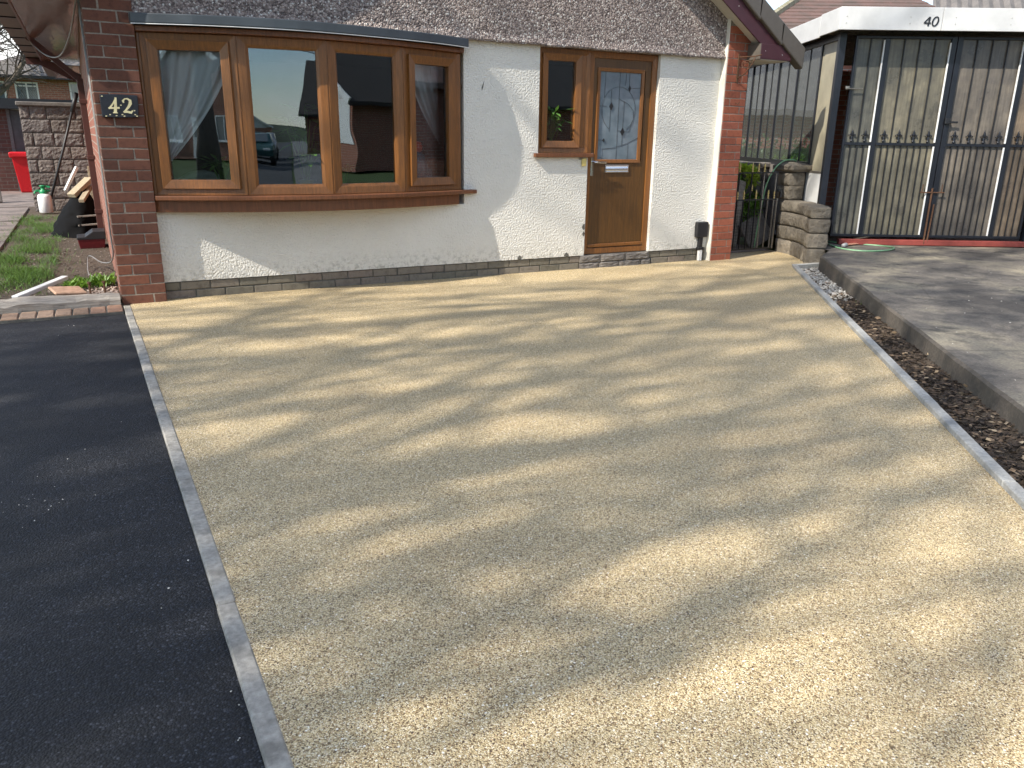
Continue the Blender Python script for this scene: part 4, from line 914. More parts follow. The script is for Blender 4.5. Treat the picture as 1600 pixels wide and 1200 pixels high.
ac = thing('armchair', 'pale rounded armchair back showing low in the window by the pillar', 'chair', (.42, .62, .11))
mb = MB(); mb.prism([(-.28+.56*i/14, .70+.13*math.sin(math.pi*i/14)) for i in range(15)][::-1]+[(-.28, .0), (.28, .0)], -.06, .08, 'Y').build('backrest', M['fabric'], ac, False, .03); MB().cbox((0, .33, .25), (.56, .5, .24), .04).build('seat', M['fabric'], ac)
for sx in (-1, 1): MB().cbox((sx*.31, .28, .28), (.10, .6, .50), .03).build('armrest', M['fabric'], ac)

# ================================================================== SIDE GATE, STONE PIER
gt = thing('garden_gate', 'black wrought iron garden gate with gold spear tips', 'gate', (5.70, .26, 0))
mb = MB(); W_ = .84
mb.box(0, W_, -.008, .008, .045, .060).box(0, W_, -.008, .008, .595, .610).box(0, .016, -.008, .008, .03, .90)
mb.build('rail', M['black'], gt)
MB().box(W_-.016, W_, -.009, .009, .045, .61).build('stile', M['steel'], gt); MB().box(0, W_-.02, -.007, .007, .888, .902).build('top_rail', M['black'], gt)
def spear(parent, x, z, mat, s_=1, y_=0, mat2=None):
    mb = MB(); mb.lathe([(.004*s_, 0), (.012*s_, .008*s_), (.012*s_, .016*s_), (.005*s_, .024*s_), (.014*s_, .040*s_), (.006*s_, .056*s_), (.013*s_, .068*s_), (.004*s_, .11*s_), (.001, .118*s_)], (x, y_, z), 8)
    return mb.build('spear_tip', M[mat], parent, True)
for i in range(9):
    x = .05+i*.092; hi_ = (i % 2 == 0)
    MB().box(x-.005, x+.005, -.006, .006, .052, .60 if not hi_ else .89).build('bar', M['steel' if x > .6 else 'black'], gt)
    if not hi_ or i in (2, 8): spear(gt, x, .607, 'gold', .9)
for x in (.14, .234, .42, .51, .60): spear(gt, x, .90, 'gold', .9)
spear(gt, .44, .70, 'gold', .6)
mb = MB()
for i in range(16): mb.box(.02+i*.036, .0225+i*.036, .010, .0125, .06, .50)
for i in range(13): mb.box(.02, .58, .0128, .015, .07+i*.035, .0725+i*.035)
mb.build('wire_mesh', M['black'], gt); MB().cbox((W_+.02, -.01, .70), (.07, .03, .03), .004).cbox((W_+.03, -.02, .66), (.03, .03, .08), .004).build('latch', M['black'], gt)
# threshold slab and path behind
struct(MB().box(5.67, 6.62, .36, 5, -.05, .01).build('side_path', M['paving']))
# stone pier with cap and curved low wall
pc = thing('stone_wall', 'curved low wall of rough sandstone blocks with capped pier', 'wall', (0, 0, 0)); rg = random.Random(51)
def arc_block(parent, pa, pb, z0, z1, th, rg, mat, name='block', bulge=.007):
    """a rough block with a bulging face towards the driveway, from plan point pa to pb"""
    a = Vector((*pa, 0)); b = Vector((*pb, 0)); d = (b-a).normalized(); n_ = Vector((-d.y, d.x, 0))
    if n_.x > 0: n_ = -n_
    nu, nz_ = 14, 8; vs = []; sd_ = Vector((rg.uniform(0, 50), rg.uniform(0, 50), rg.uniform(0, 50)))
    def pt(i, j, o):
        ed = (i in (0, nu)) or (j in (0, nz_)); q = a+(b-a)*(i/nu); e_ = min(i, nu-i, j, nz_-j); z_ = z0+(z1-z0)*j/nz_; w_ = (q+Vector((0, 0, z_)))*9+sd_
        o2 = o*((.004, .013, .017, .018, .018)[min(e_, 4)]+.016*mnoise.noise(w_)+.008*mnoise.noise(w_*3.1))
        jj = .006*mnoise.noise(w_*.7+Vector((9, 9, 9)))
        return q+n_*(th/2*o-.010*o+o2)+d*jj+Vector((0, 0, z_+(jj if ed else 0)))
    for o in (1, -1):
        for j in range(nz_+1):
            for i in range(nu+1): vs.append(pt(i, j, o))
    W = nu+1; S = W*(nz_+1); fs = []
    for j in range(nz_):
        for i in range(nu):
            q = (j*W+i, j*W+i+1, (j+1)*W+i+1, (j+1)*W+i); fs += [q, tuple(S+k for k in q[::-1])]
    for i in range(nu): fs += [(i, S+i, S+i+1, i+1), (nz_*W+i+1, S+nz_*W+i+1, S+nz_*W+i, nz_*W+i)]
    for j in range(nz_): fs += [(j*W, (j+1)*W, S+(j+1)*W, S+j*W), ((j+1)*W+nu, j*W+nu, S+j*W+nu, S+(j+1)*W+nu)]
    return MB().add(vs, fs).build(name, mat, parent, True)
curve = [Vector((6.735, .30)), Vector((6.70, .03)), Vector((6.58, -.22)), Vector((6.41, -.45)), Vector((6.315, -.585))]
def cpt(s_):
    L_ = [ (curve[i+1]-curve[i]).length for i in range(len(curve)-1)]; tot = sum(L_); s_ *= tot
    for i, l_ in enumerate(L_):
        if s_ <= l_ or i == len(L_)-1: return curve[i]+(curve[i+1]-curve[i])*(s_/l_)
        s_ -= l_
for c_ in range(4):
    cuts = [0, .30, .62, .86, 1] if c_ % 2 == 0 else [0, .18, .46, .76, 1]
    for s0, s1 in zip(cuts, cuts[1:]):
        top = .155*(c_+1); 
        if c_ == 3: top = .60-.02*s0
        arc_block(pc, cpt(s0+.006), cpt(s1-.006), c_*.155+.003 if c_ else -.03, top-.006, .20, rg, M['stone'])
for c_ in range(2): arc_block(pc, (6.735, .37), (6.72, .16), .602+c_*.150, .602+c_*.150+.146, .205, rg, M['stone'])
mb = MB(); cc = (6.735, .265); vs = []
for z, h_ in ((.905, .125), (.93, .155), (.975, .155), (1.005, .07), (1.012, .03)):
    vs += [(cc[0]-h_*1.02, cc[1]-h_, z), (cc[0]+h_*1.02, cc[1]-h_, z), (cc[0]+h_*1.02, cc[1]+h_, z), (cc[0]-h_*1.02, cc[1]+h_, z)]
mb.add(vs, [(a*4+i, a*4+(i+1) % 4, a*4+4+(i+1) % 4, a*4+4+i) for a in range(4) for i in range(4)]+[(3, 2, 1, 0), (16, 17, 18, 19)]).build('cap', M['stone'], pc, False, .008)
# things behind the gate: rear wall with stone coping, leaning slab, shrub
rw = thing('side_garden_wall', 'dark stone wall with grey coping behind the garden gate', 'wall', (6.85, 1.55, 0)); rg = random.Random(61)
for r_ in range(5):
    x = 0.
    while x < 1.3:
        q = rg.choice((.22, .32, .42)); rockblock(rw, (x+q/2, 0, .09+r_*.18), (q-.012, .14, .17), M['palestone'], rg, .02); x += q
MB().cbox((.62, .02, .935), (1.4, .26, .06), .01).build('coping', M['palestone'], rw)
o = MB().cbox((0, 0, 0), (.42, .035, .34), .008).build('leaning_slab', M['palestone'], loc=(6.62, .62, .20)); o.rotation_euler = (R(-24), R(-20), R(8)); tag(o, 'grey stone slab leaning low behind the garden gate', 'slab')
o = MB().cbox((0, 0, 0), (.10, .05, .78), .008).build('leaning_plank', M['timber'], loc=(6.42, .75, .40)); o.rotation_euler = (R(-8), R(14), R(5)); tag(o, 'grey weathered plank leaning upright behind the garden gate', 'plank')
sh = thing('shrub', 'yellow green leafy shrub behind the gate beside the brick pillar', 'shrub', (6.66, .95, 0)); rg = random.Random(71)
foliage((.06, 0, .86), (.20, .22, .14), 500, .06, .034, rg).build('upper_leaf', M['leafy'], sh); foliage((.02, 0, .5), (.26, .26, .36), 800, .07, .035, rg).build('leaf', M['leaf'], sh)  # yellow-green leaves at the top, greener leaves below
mb = MB(); [mb.tube([(0, 0, 0), (rg.uniform(-.08, .08), rg.uniform(-.08, .08), .4), (rg.uniform(-.16, .2), rg.uniform(-.16, .16), .85)], [.012, .008, .004], 5) for _ in range(7)]; mb.build('stem', M['twig'], sh)

# ================================================================== CARPORT OF NUMBER 40
CP = thing('carport', 'white-fascia carport numbered 40 with glazed side', 'carport', (GO.x, GO.y, .15), GA)
Z0 = .15      # local z = world z - .15
FT, FB = 2.522-Z0, 2.310-Z0
MB().box(-.393, .62, -.262, -.240, FB, FT).box(.624, 1.62, -.262, -.240, FB, FT).box(1.624, 4.2, -.262, -.240, FB, FT).build('fascia', M['whitepaint'], CP, False, .004)
for v0, v1, dz in ((-.239, .30, 0), (.306, 3.9, -.012)): MB().box(-.393, -.372, v0, v1, FB+dz, FT+dz).build('side_fascia', M['whitepaint'], CP, False, .004)
mb = MB()
for u in (-.33, .30, .75, 1.30): 
    for z in (.06, .12): mb.lathe([(.008, 0), (.006, .004)], (u, 0, FB+z), 8)
mb.v = [(x, -.264+(z-FB-.06)*0+(y_*.3), z) for x, y_, z in mb.v]; mb.build('screw', M['steel'], CP)
MB().box(-.37, 4.2, -.238, 4.6, FT-.05, FT-.01).build('roof_deck', M['tile_grey'], CP)
mb = MB(); [mb.box(-.30, 4.2, .25+i*.7, .30+i*.7, FB+.02, FT-.052) for i in range(6)]; mb.build('rafter', M['timber'], CP)
MB().box(-.365, 4.2, -.236, -.06, FB+.035, FB+.047).build('fascia_soffit', M['brownpvc'], CP)
nm = MB(); y_ = -.268       # 4 and 0, slanted sans numerals
bx0, bz = .440, 2.356-Z0
ribbon(nm, [(bx0+.050, bz+.078), (bx0+.002, bz+.026)], [.011, .011], y_); ribbon(nm, [(bx0-.002, bz+.022), (bx0+.066, bz+.022)], [.012, .012], y_-.0005); ribbon(nm, [(bx0+.052, bz+.080), (bx0+.042, bz-.004)], [.014, .014], y_-.001)
nm.build('numeral', M['black'], CP)
nm = MB(); ribbon(nm, [(bx0+.110+.027*math.cos(a)+.008*math.sin(a), bz+.038+.041*math.sin(a)) for a in [i*2*math.pi/28 for i in range(29)]], [.011+.003*abs(math.cos(i*2*math.pi/28)) for i in range(29)], y_); nm.build('numeral', M['black'], CP)
# corner post, side posts and glazing
MB().box(-.285, -.215, -.035, .035, 0, FB).build('corner_post', M['navy'], CP, False, .004)
pv = [.52, 1.27, 2.01, 2.63, 3.25, 3.9]
for i, v in enumerate(pv): MB().box(-.270, -.230, v-.017, v+.017, .60, FB-.01).build('side_post', M['navy'], CP, False, .003)
MB().box(-.275, -.225, .036, 4.4, FB-.06, FB-.001).build('side_rail', M['navy'], CP); MB().box(-.275, -.225, .545, 4.4, .80, .86).build('side_rail', M['navy'], CP)
o = MB().box(-.256, -.246, .038, .496, .77, FB-.062).build('side_pane', M['amber'], CP); o['label'] = 'yellowed translucent sheet next to the corner post'
for a, b in zip([.545]+[q+.024 for q in pv[1:]], [q-.024 for q in pv[1:]]+[4.4]):
    MB().box(-.254, -.248, a, b, .862, FB-.062).build('side_pane', M['carglass'], CP)
    m_ = (a+b)/2; MB().box(-.262, -.240, m_-.006, m_+.006, .862, FB-.062).build('glazing_bar', M['navy'], CP)
MB().box(-.280, -.230, .038, .50, 0.0, .755).build('white_side_panel', M['whitepaint'], CP); MB().box(-.285, -.225, .038, .52, .752, .772).build('panel_cap', M['cap'], CP)
MB().box(-.285, -.225, .545, 4.4, 0.0, .80).build('dwarf_wall', M['palestone'], CP)
MB().box(-.02, 2.05, -.060, .012, 0.002, .062).build('threshold_beam', M['redbeam'], CP, False, .006)
MB().box(2.01, 2.10, -.035, .035, 0, FB).build('jamb_post', M['navy'], CP, False, .004)
MB().box(1.15, 4.2, 4.5, 4.6, 0, FB).build('rear_wall', M['frontbrick'], CP); MB().box(4.1, 4.2, -.0, 4.5, 0, FB).build('rear_side_wall', M['frontbrick'], CP)
MB().box(-.205, -.17, .55, .60, .35, .48).build('socket', M['socket'], CP)
# gates: two leaves that meet at u = .92
def leaf(mirror, label, u0):
    g = thing('carport_gate', label, 'gate', (*gp(u0, -.022), .15), GA, 'pair of carport gates'); LW = 1.036
    X = (lambda x: LW-x) if mirror else (lambda x: x)
    def bx(mb, a, b, y0, y1, z0, z1): a, b = sorted((X(a), X(b))); return mb.box(a, b, y0, y1, z0, z1)
    zb, zt_ = .088, 2.135; zm = 1.071
    mb = MB(); bx(mb, 0, .022, -.018, .018, zb, zt_); bx(mb, LW-.055, LW, -.018, .018, zb, zt_); bx(mb, .022, LW-.055, -.016, .016, zb, zb+.026); bx(mb, .022, LW-.055, -.016, .016, zt_-.026, zt_)
    mb.build('gate_frame', M['navy'], g, False, .003)
    mb = MB(); bx(mb, .300, .352, -.020, .020, zb+.026, zt_-.026); mb.build('stile', M['navy'], g, False, .003)
    mb = MB(); bx(mb, .022, .300, -.012, .012, zm-.014, zm+.014); bx(mb, .352, LW-.055, -.012, .012, zm-.014, zm+.014); mb.build('mid_rail', M['navy'], g)
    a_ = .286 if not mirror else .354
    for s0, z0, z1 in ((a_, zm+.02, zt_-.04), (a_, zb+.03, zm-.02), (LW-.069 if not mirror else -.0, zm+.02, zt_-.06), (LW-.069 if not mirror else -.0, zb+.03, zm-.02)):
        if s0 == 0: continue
        mb = MB(); bx(mb, s0, s0+.012, -.019, -.004, z0, z1); mb.build('painted_sun_strip', M['white'], g)  # white strip paints in the sunlit side face of the post
    n1, n2 = 2, 4
    for k, (s0, s1, nu_, nl) in enumerate(((.022, .300, 2, 4), (.352, LW-.055, 4, 9))):
        for i in range(1, nu_):
            x = X(s0+(s1-s0)*i/nu_); MB().tube([(x, 0, zm), (x, 0, zt_-.02)], .0065, 6).build('bar', M['black'], g)
        for i in range(1, nl):
            x = X(s0+(s1-s0)*i/nl); MB().tube([(x, 0, zb+.02), (x, 0, zm)], .0065, 6).build('bar', M['black'], g)
        for i in range(nu_):
            x = X(s0+(s1-s0)*(i+.5)/nu_); f = MB(); f.lathe([(.004, 0), (.014, .010), (.014, .022), (.006, .030), (.016, .046), (.007, .060), (.010, .075), (.014, .090), (.004, .135), (.001, .142)], (x, -.006, zm+.012), 8)
            for sx in (-1, 1): f.tube([(x, -.006, zm+.078), (x+sx*.018, -.008, zm+.098), (x+sx*.034, -.008, zm+.090), (x+sx*.032, -.008, zm+.078)], .0065, 6)
            f.build('fleur_finial', M['navy'], g, True)
        mb = MB(); nn = 8; vs = []
        for i in range(nn+1):
            x = s0-.01+(s1-s0+.02)*i/nn; yy_ = .012+.0008*math.sin(i*1.6); vs += [(X(x), yy_, zb+.01), (X(x), yy_, zt_-.01), (X(x), yy_+.006, zt_-.01), (X(x), yy_+.006, zb+.01)]
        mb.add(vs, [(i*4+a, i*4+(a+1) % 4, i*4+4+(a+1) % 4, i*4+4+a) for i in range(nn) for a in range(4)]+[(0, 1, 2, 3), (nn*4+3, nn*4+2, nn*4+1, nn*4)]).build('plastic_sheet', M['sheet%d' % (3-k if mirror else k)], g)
    return g
g1 = leaf(False, 'navy barred carport gate leaf nearer the stone wall', -.119); g2 = leaf(True, 'navy barred carport gate leaf at the edge of the picture', .925)
mb = MB(); mb.tube([(1.030, -.03, .62), (1.030, -.03, .02)], .010, 6); mb.tube([(.90, -.035, .575), (1.16, -.035, .575)], .007, 6); mb.tube([(.92, -.03, .575), (.925, -.03, .66)], .005, 6); mb.tube([(1.075, -.03, .45), (1.065, -.03, .02)], .009, 6); mb.tube([(1.13, -.03, .575), (1.13, -.03, .66)], .005, 6)
mb.build('drop_bolt', M['rust'], g1); MB().cbox((1.06, -.035, 1.31), (.05, .03, .06), .006).cbox((1.12, -.04, 1.30), (.10, .018, .02), .004).build('latch', M['black'], g1)
MB().tube([(-.05, -.03, 1.62), (.13, -.03, 1.62)], .007, 6).cbox((-.03, -.02, 1.63), (.04, .03, .03), .004).build('hinge_bolt', M['steel'], g1)
# hose: from behind the pier over its cap, and loops on the slab
hs = MB(); hs.tube(sm([(6.86, .35, .05), (6.84, .33, .60), (6.83, .30, .88), (6.78, .27, 1.015), (6.70, .28, 1.034), (6.60, .30, 1.015), (6.52, .34, .92), (6.47, .38, .75), (6.46, .42, .45), (6.45, .45, .03)]), .008, 8)
tag(hs.build('garden_hose', M['hose'], None, True), 'pale green hose arching over the capped stone pier', 'hose')
hs = MB(); HL = [(6.95, -.12), (6.90, -.28), (6.93, -.42), (7.10, -.52), (7.20, -.66), (7.18, -.83), (7.06, -.95), (6.87, -1.00), (6.66, -.91), (6.58, -.72), (6.63, -.52), (6.84, -.20), (6.92, -.10)]
hs.tube(sm([(x, y__, .159+.006*math.sin(i*1.3)) for i, (x, y__) in enumerate(HL)]), .008, 8)
tag(hs.build('garden_hose', M['hose'], None, True), 'pale green hose lying in a flat loop on the concrete', 'hose')
o = MB().cbox((0, 0, 0), (.12, .04, .04), .012).build('hose_gun', M['socket'], loc=(6.72, -.60, .175)); o.rotation_euler = (0, 0, R(25)); tag(o, 'grey hose nozzle lying by the carport gate foot', 'nozzle')
o = MB().cbox((0, 0, 0), (.26, .05, .012), .004).build('timber_strip', plain('salmon_strip', (.45, .22, .15), .7), loc=(6.90, -.52, .165)); o.rotation_euler = (0, 0, R(8)); tag(o, 'salmon coloured strip lying by the red threshold beam', 'strip')
# seen through the carport side: shrubs and house 40
rg = random.Random(81)
N4 = thing('neighbour_house', 'brick house with brown tiled roof behind the carport', 'house', (*gp(0, 0), 0), GA)
nbk = m_brickwall('neighbour_brick', (.34, .14, .09), (.27, .105, .07), (.36, .32, .27))
MB().box(-.2, 9, 6.2, 12, 0, 2.95).build('wall', nbk, N4)
f = upvc(N4, 1.15, 1.60, 1.80, 2.25, 6.2, fr=.05); upvc(N4, .15, .75, 1.72, 2.45, 6.2, fr=.05)
MB().box(-.6, 6.0, 6.12, 6.19, 1.30, 1.62).build('white_band', M['whitepaint'], N4)
# main roof: hipped front, tile courses stepped as geometry
def hiproof(parent, u0, u1, v0, rz, ridge_u0, ridge_u1, dep, rise, mat, nm_, courses=22):
    for i in range(courses):
        a, b = i/courses, (i+1)/courses+.012
        def pt(f_, uu, lift): 
            lu = u0+(ridge_u0-u0)*f_; ru = u1+(ridge_u1-u1)*f_
            return (lu+(ru-lu)*uu, v0+dep*f_, rz+rise*f_+lift)
        vs = [pt(a, 0, .022), pt(a, 1, .022), pt(b, 1, 0.004), pt(b, 0, 0.004), pt(a, 0, -.01), pt(a, 1, -.01)]
        MB().add(vs, [(0, 1, 2, 3), (4, 5, 1, 0), (0, 3, 4), (1, 5, 2)]).build(nm_, mat, parent)
HR = MB().add([(-.35, 5.85, 2.92), (4.3, 5.85, 2.92), (4.3, 12, 2.92), (-.35, 12, 2.92)], [(0, 1, 2, 3)]).build('roof', M['tile'], N4)
hiproof(HR, .20, 4.6, 5.8, 2.93, 3.0, 3.2, 3.4, 1.75, M['tile'], 'tile_course')
mb = MB(); mb.tube([(.18, 5.8, 2.96), (3.0, 9.2, 4.72)], .07, 6); mb.build('mortar_verge', M['moss'], HR)
MB().add([(.2, 5.81, 2.93), (3.0, 9.2, 4.66), (.2, 12, 2.93)], [(0, 1, 2)]).build('hip_side', M['tile'], HR)
R2 = thing('tiled_outbuilding', 'grey ribbed tile roof rising behind the white carport fascia', 'building', (*gp(0, 0), 0), GA)
MB().box(5.0, 9.5, 8.6, 12, 0, 3.3).build('wall', nbk, R2)
n = 26; mb = MB(); vs = []
for i in range(n*4+1):
    u = 4.45+5.6*i/(n*4); h_ = .035*math.sin(i*math.pi/2); sh_ = 0; vs += [(u, 8.1, 3.55+h_), (u+1.3, 11.4, 5.4+h_)]
mb.add(vs, [(i*2, i*2+2, i*2+3, i*2+1) for i in range(n*4)]).build('roof', M['tile_grey'], R2)
for k, (u, v, r_, hh, lab) in enumerate(((1.8, 5.2, .42, .75, 'green shrub with pale blossom growing behind the carport glass'), (1.15, 5.5, .4, .6, 'low green bush farther back behind the carport glass'))):
    x, y_ = gp(u-1.0, v); s_ = thing('glass_side_shrub', lab, 'shrub', (x, y_, .1)); foliage((0, 0, .55), (r_, r_, .5), 900, .07, .035, rg).build('leaf', M['leaf'], s_); foliage((0, 0, .75), (r_, r_, .4), 160, .04, .03, rg).build('blossom', M['pebbles'], s_)
    mb = MB(); [mb.tube([(0, 0, 0), (rg.gauss(0, .1), rg.gauss(0, .1), .5)], .01, 5) for _ in range(5)]; mb.build('stem', M['twig'], s_)

for k, (x, y_, lab) in enumerate(((6.15, 3.6, 'leafy bush with pale flowers along the side passage'), (*gp(-1.9, 6.4), 'larger leafy bush farther along the side passage'))):
    s_ = thing('passage_bush', lab, 'shrub', (x, y_, 0), 0, 'bushes of the side passage'); foliage((0, 0, .55+.1*k), (.34, .5, .45), 900, .08, .04, rg).build('leaf', M['leaf'], s_); foliage((0, 0, .7), (.34, .5, .4), 120, .05, .04, rg).build('blossom', M['pebbles'], s_)
    MB().tube([(0, 0, 0), (0, 0, .5)], [.03, .02], 6).build('stem', M['twig'], s_)
hg = thing('added_hedge', 'unseen dark green hedge, added to be mirrored low in the carport side glass', 'hedge', (*gp(-2.4, 7.2), 0), GA); mb = MB(); rg = random.Random(140)  # unseen hedge added to give the side glass dark green reflections
for i in range(2400): leafquad(mb, Vector((rg.uniform(-1.5, 1.5), rg.uniform(-.35, .35), rg.uniform(.02, 1.25+.12*math.sin(i)))), rvec(rg), Vector((0, 0, 1)), .10, .06)
mb.build('foliage', M['hedge'], hg); MB().box(-1.4, 1.4, -.25, .25, 0, 1.1).build('core', M['evergreen'], hg)
# ================================================================== THE STREET BEHIND THE CAMERA (seen in the windows) AND THE TREES
sheet('footway', [(-60, -7.0), (60, -7.0), (60, -8.9), (-60, -8.9)], -.02, M['pavement'], .04)
sheet('road', [(-60, -8.95), (60, -8.95), (60, -14), (1.0, -14), (1.0, -140), (-5.0, -140), (-5.0, -14), (-60, -14)], -.10+.05, M['asphalt'], .04)
sheet('side_footway', [(1.1, -14.1), (3.1, -14.1), (3.1, -140), (1.1, -140)], .02, M['pavement'], .1)
mb = MB(); vs = []; rg = random.Random(200)
for i in range(61):
    a = R(180+20)+R(140)*i/60; d = 230; h_ = 6+2.5*math.sin(i*.35)+1.5*math.sin(i*.9+1)+rg.uniform(-.7, .7)
    vs += [(d*math.cos(a)*.97, d*math.sin(a)*.97, -1), (d*math.cos(a), d*math.sin(a), h_), (d*1.3*math.cos(a), d*1.3*math.sin(a), -1)]
struct(mb.add(vs, [(i*3+a, i*3+a+3, i*3+a+4, i*3+a+1) for i in range(60) for a in range(2)]).build('hills', plain('wooded_hill', (.06, .075, .05), .9, 0, .5, .12), None, True))
def tree(name, label, loc, h, rg, spread=.42, twigs=900, tl=1.5, tr=.008, droop=.9, trunk_r=.22, first=.22, limbs=11, group='bare street trees', lean=(0, 0), crown_r=None, up=(.35, .8), sec=1.1, seg=5, jit=.15, sway=(0, 0)):
    T_ = thing(name, label, 'tree', loc, 0, group); tb = MB(); cb_ = MB(); R_ = crown_r or h*spread
    tp = [Vector((lean[0]*q*q, lean[1]*q*q, h*.92*q))+Vector((rg.gauss(0, .06), rg.gauss(0, .06), 0))*(1 if q > 0 else 0) for q in [i/9 for i in range(10)]]
    tb.tube(tp, [trunk_r*(1.35 if i == 0 else 1-.9*i/9) for i in range(10)], 9)
    ends = []
    for i in range(limbs):
        q = first+(.95-first)*((i+rg.random()*.6)/limbs); b = tp[int(q*9)].lerp(tp[min(9, int(q*9)+1)], q*9-int(q*9)); a = i*2.4+rg.uniform(-.4, .4)
        ln = R_*(1.0-.45*abs(q-.45))*rg.uniform(.8, 1.1); r0 = trunk_r*(1-q)*.55+.03; pts = [b]; d = Vector((math.cos(a), math.sin(a), rg.uniform(*up))).normalized()
        for k in range(6):
            d = (d+Vector((rg.gauss(0, .14), rg.gauss(0, .14), rg.gauss(.03, .10)))).normalized(); pts.append(pts[-1]+d*ln/6)
        tb.tube(pts, [r0*(1-.8*k/6) for k in range(7)], 6)
        for k in range(1, 7):
            for _ in range(3):
                d2_ = (d+rvec(rg)*sec+Vector((0, 0, .25+(1.1-sec)))).normalized(); p0 = pts[k]; l2 = ln*rg.uniform(.22, .45); p = [p0]
                for s_ in range(4): d2_ = (d2_+rvec(rg)*.3).normalized(); p.append(p[-1]+d2_*l2/4)
                cb_.tube(p, [r0*.34*(1-.7*s_/4)+.004 for s_ in range(5)], 4, False); ends += p[1:]
    for i in range(twigs):
        p = rg.choice(ends)+rvec(rg)*jit; d = (rvec(rg)+Vector((0, 0, .15))).normalized(); l_ = tl*rg.uniform(.5, 1.3); pts = [p]
        for s_ in range(seg):
            d = (d+Vector((rg.gauss(sway[0], .13), rg.gauss(sway[1], .10), -droop*.30+rg.gauss(0, .10)))).normalized(); pts.append(pts[-1]+d*l_/seg)
        r_ = tr*rg.uniform(.6, 1.4); cb_.tube(pts, [r_*(1-.6*s_/seg) for s_ in range(seg+1)], 3, False)
    tb.build('trunk', M['bark'], T_, True); cb_.build('crown', M['twig'], T_); return T_
tree('street_tree', 'tall bare tree on the verge whose branches shade the driveway', (-11.2, -6.6, -.05), 14.5, random.Random(7), .37, 640, 3.8, .028, 3.4, .20, .25, 14, up=(1.2, 2.4), sec=.45, seg=6, jit=1.5, sway=(0, .36))
tree('street_tree', 'bare spreading tree reflected beside the lawn across the road', (-7.6, -15.5, -.05), 13, random.Random(102), .42, 1500, 1.4, .009, .8, .28, .22, 12)
tree('street_tree', 'bare tree standing behind the side garden beyond the block wall', (-3.2, 26, -.05), 9, random.Random(103), .5, 1600, 1.6, .012, .5, .22, .25, 13)
tree('street_tree', 'bare tree down the side street reflected in the bow window', (-8.0, -42, -.05), 12, random.Random(104), .42, 900, 1.3, .010, .6, .22, .2, 11)
tree('street_tree', 'bare tree far behind the roof of the neighbouring house', (*gp(.5, 34), -.05), 9.0, random.Random(105), .36, 1400, 1.0, .012, .4, .18, .3, 11)
ev = thing('evergreen_tree', 'dark bushy evergreen beside the side street', 'tree', (-6.6, -30, -.05)); rg = random.Random(111)
MB().tube([(0, 0, 0), (0, 0, 4)], [.2, .1], 8).build('trunk', M['bark'], ev); foliage((0, 0, 4.2), (2.0, 2.0, 3.8), 4200, .35, .2, rg).build('crown', M['evergreen'], ev)
for k, (x, y_, lx, ly, lab) in enumerate(((4.2, -22, .6, 8, 'clipped green hedge along the side footway nearer the house'), (4.2, -46, .6, 14, 'clipped green hedge along the side footway farther away'))):
    hg = thing('hedge', lab, 'hedge', (x, y_, 0), 0, 'hedges of the side street'); mb = MB(); rg = random.Random(120+k)
    for i in range(2600): leafquad(mb, Vector((rg.uniform(-lx, lx), rg.uniform(-ly, ly), rg.uniform(.05, 1.5))), rvec(rg), Vector((0, 0, 1)), .16, .10)
    mb.build('foliage', M['hedge'], hg); MB().box(-lx*.7, lx*.7, -ly*.97, ly*.97, 0, 1.35).build('core', M['evergreen'], hg)
def bungalow(name, label, loc, rz, w_, d_, eave, rise, wallm, gabm, roofm):
    B = thing(name, label, 'house', loc, rz, 'houses across the road'); MB().box(-w_/2, w_/2, 0, d_, 0, eave).build('wall', wallm, B)
    MB().prism([(-w_/2, eave+.002), (w_/2, eave+.002), (0, eave+rise)], .01, d_-.01, 'Y').build('gable', gabm, B)
    for s_ in (-1, 1): MB().prism([(0, eave+rise+.02), (s_*(w_/2+.4), eave-.24*rise/3), (s_*(w_/2+.4), eave-.24*rise/3+.14), (0, eave+rise+.18)], -.35, d_+.3, 'Y').build('roof', roofm, B)
    for s_ in (-1, 1): MB().bar((0, -.37, eave+rise+.04), (s_*(w_/2+.4), -.37, eave-.1), .05, .22).build('bargeboard', M['white'], B)
    for x in (-w_/4, w_/4): 
        f_ = upvc(B, x-.9, x+.9, .9, 2.1, -.02, fr=.06, mul=3)
        MB().box(x-1.0, x+1.0, -.14, -.02, .84, .899).build('sill', M['white'], f_)
    d_ = MB().box(-.45, .45, -.05, -.002, .05, 2.05).build('door', M['white'], B); MB().box(-.3, .3, -.06, -.051, 1.1, 1.9).build('pane', M['glass_far'], d_)
    return B
WB = bungalow('street_house', 'white gabled bungalow with dark roof across the road', (14.5, -24.0, 0), R(-90), 9, 11, 2.5, 3.4, M['frontbrick'], M['whitepaint'], M['tile_dark'])
MB().box(-4.4, -3.2, -.03, -.003, .9, 2.49).box(-1.2, 1.2, -.03, -.003, 2.12, 2.49).box(3.2, 4.4, -.03, -.003, .9, 2.49).build('render_panel', M['white'], WB)
bungalow('street_house', 'brick house with white bargeboards at the far end of the lawn', (-16, -31, 0), R(205), 9, 9, 2.7, 3.0, M['frontbrick'], M['frontbrick'], M['tile_dark'])
bungalow('street_house', 'brown roofed brick bungalow beyond the neighbouring drive', (20.5, -7.5, 0), R(118), 8, 8, 2.5, 2.6, M['frontbrick'], M['frontbrick'], M['tile'])
bungalow('street_house', 'far house with pale gable at the end of the side street', (-7, -150, 0), R(180), 9, 9, 2.8, 3.2, M['frontbrick'], M['whitepaint'], M['tile_dark'])
bungalow('street_house', 'red brick bungalow beside the side street hedge', (11.5, -46, 0), R(100), 8, 9, 2.6, 3.0, M['frontbrick'], M['whitepaint'], M['tile_dark'])
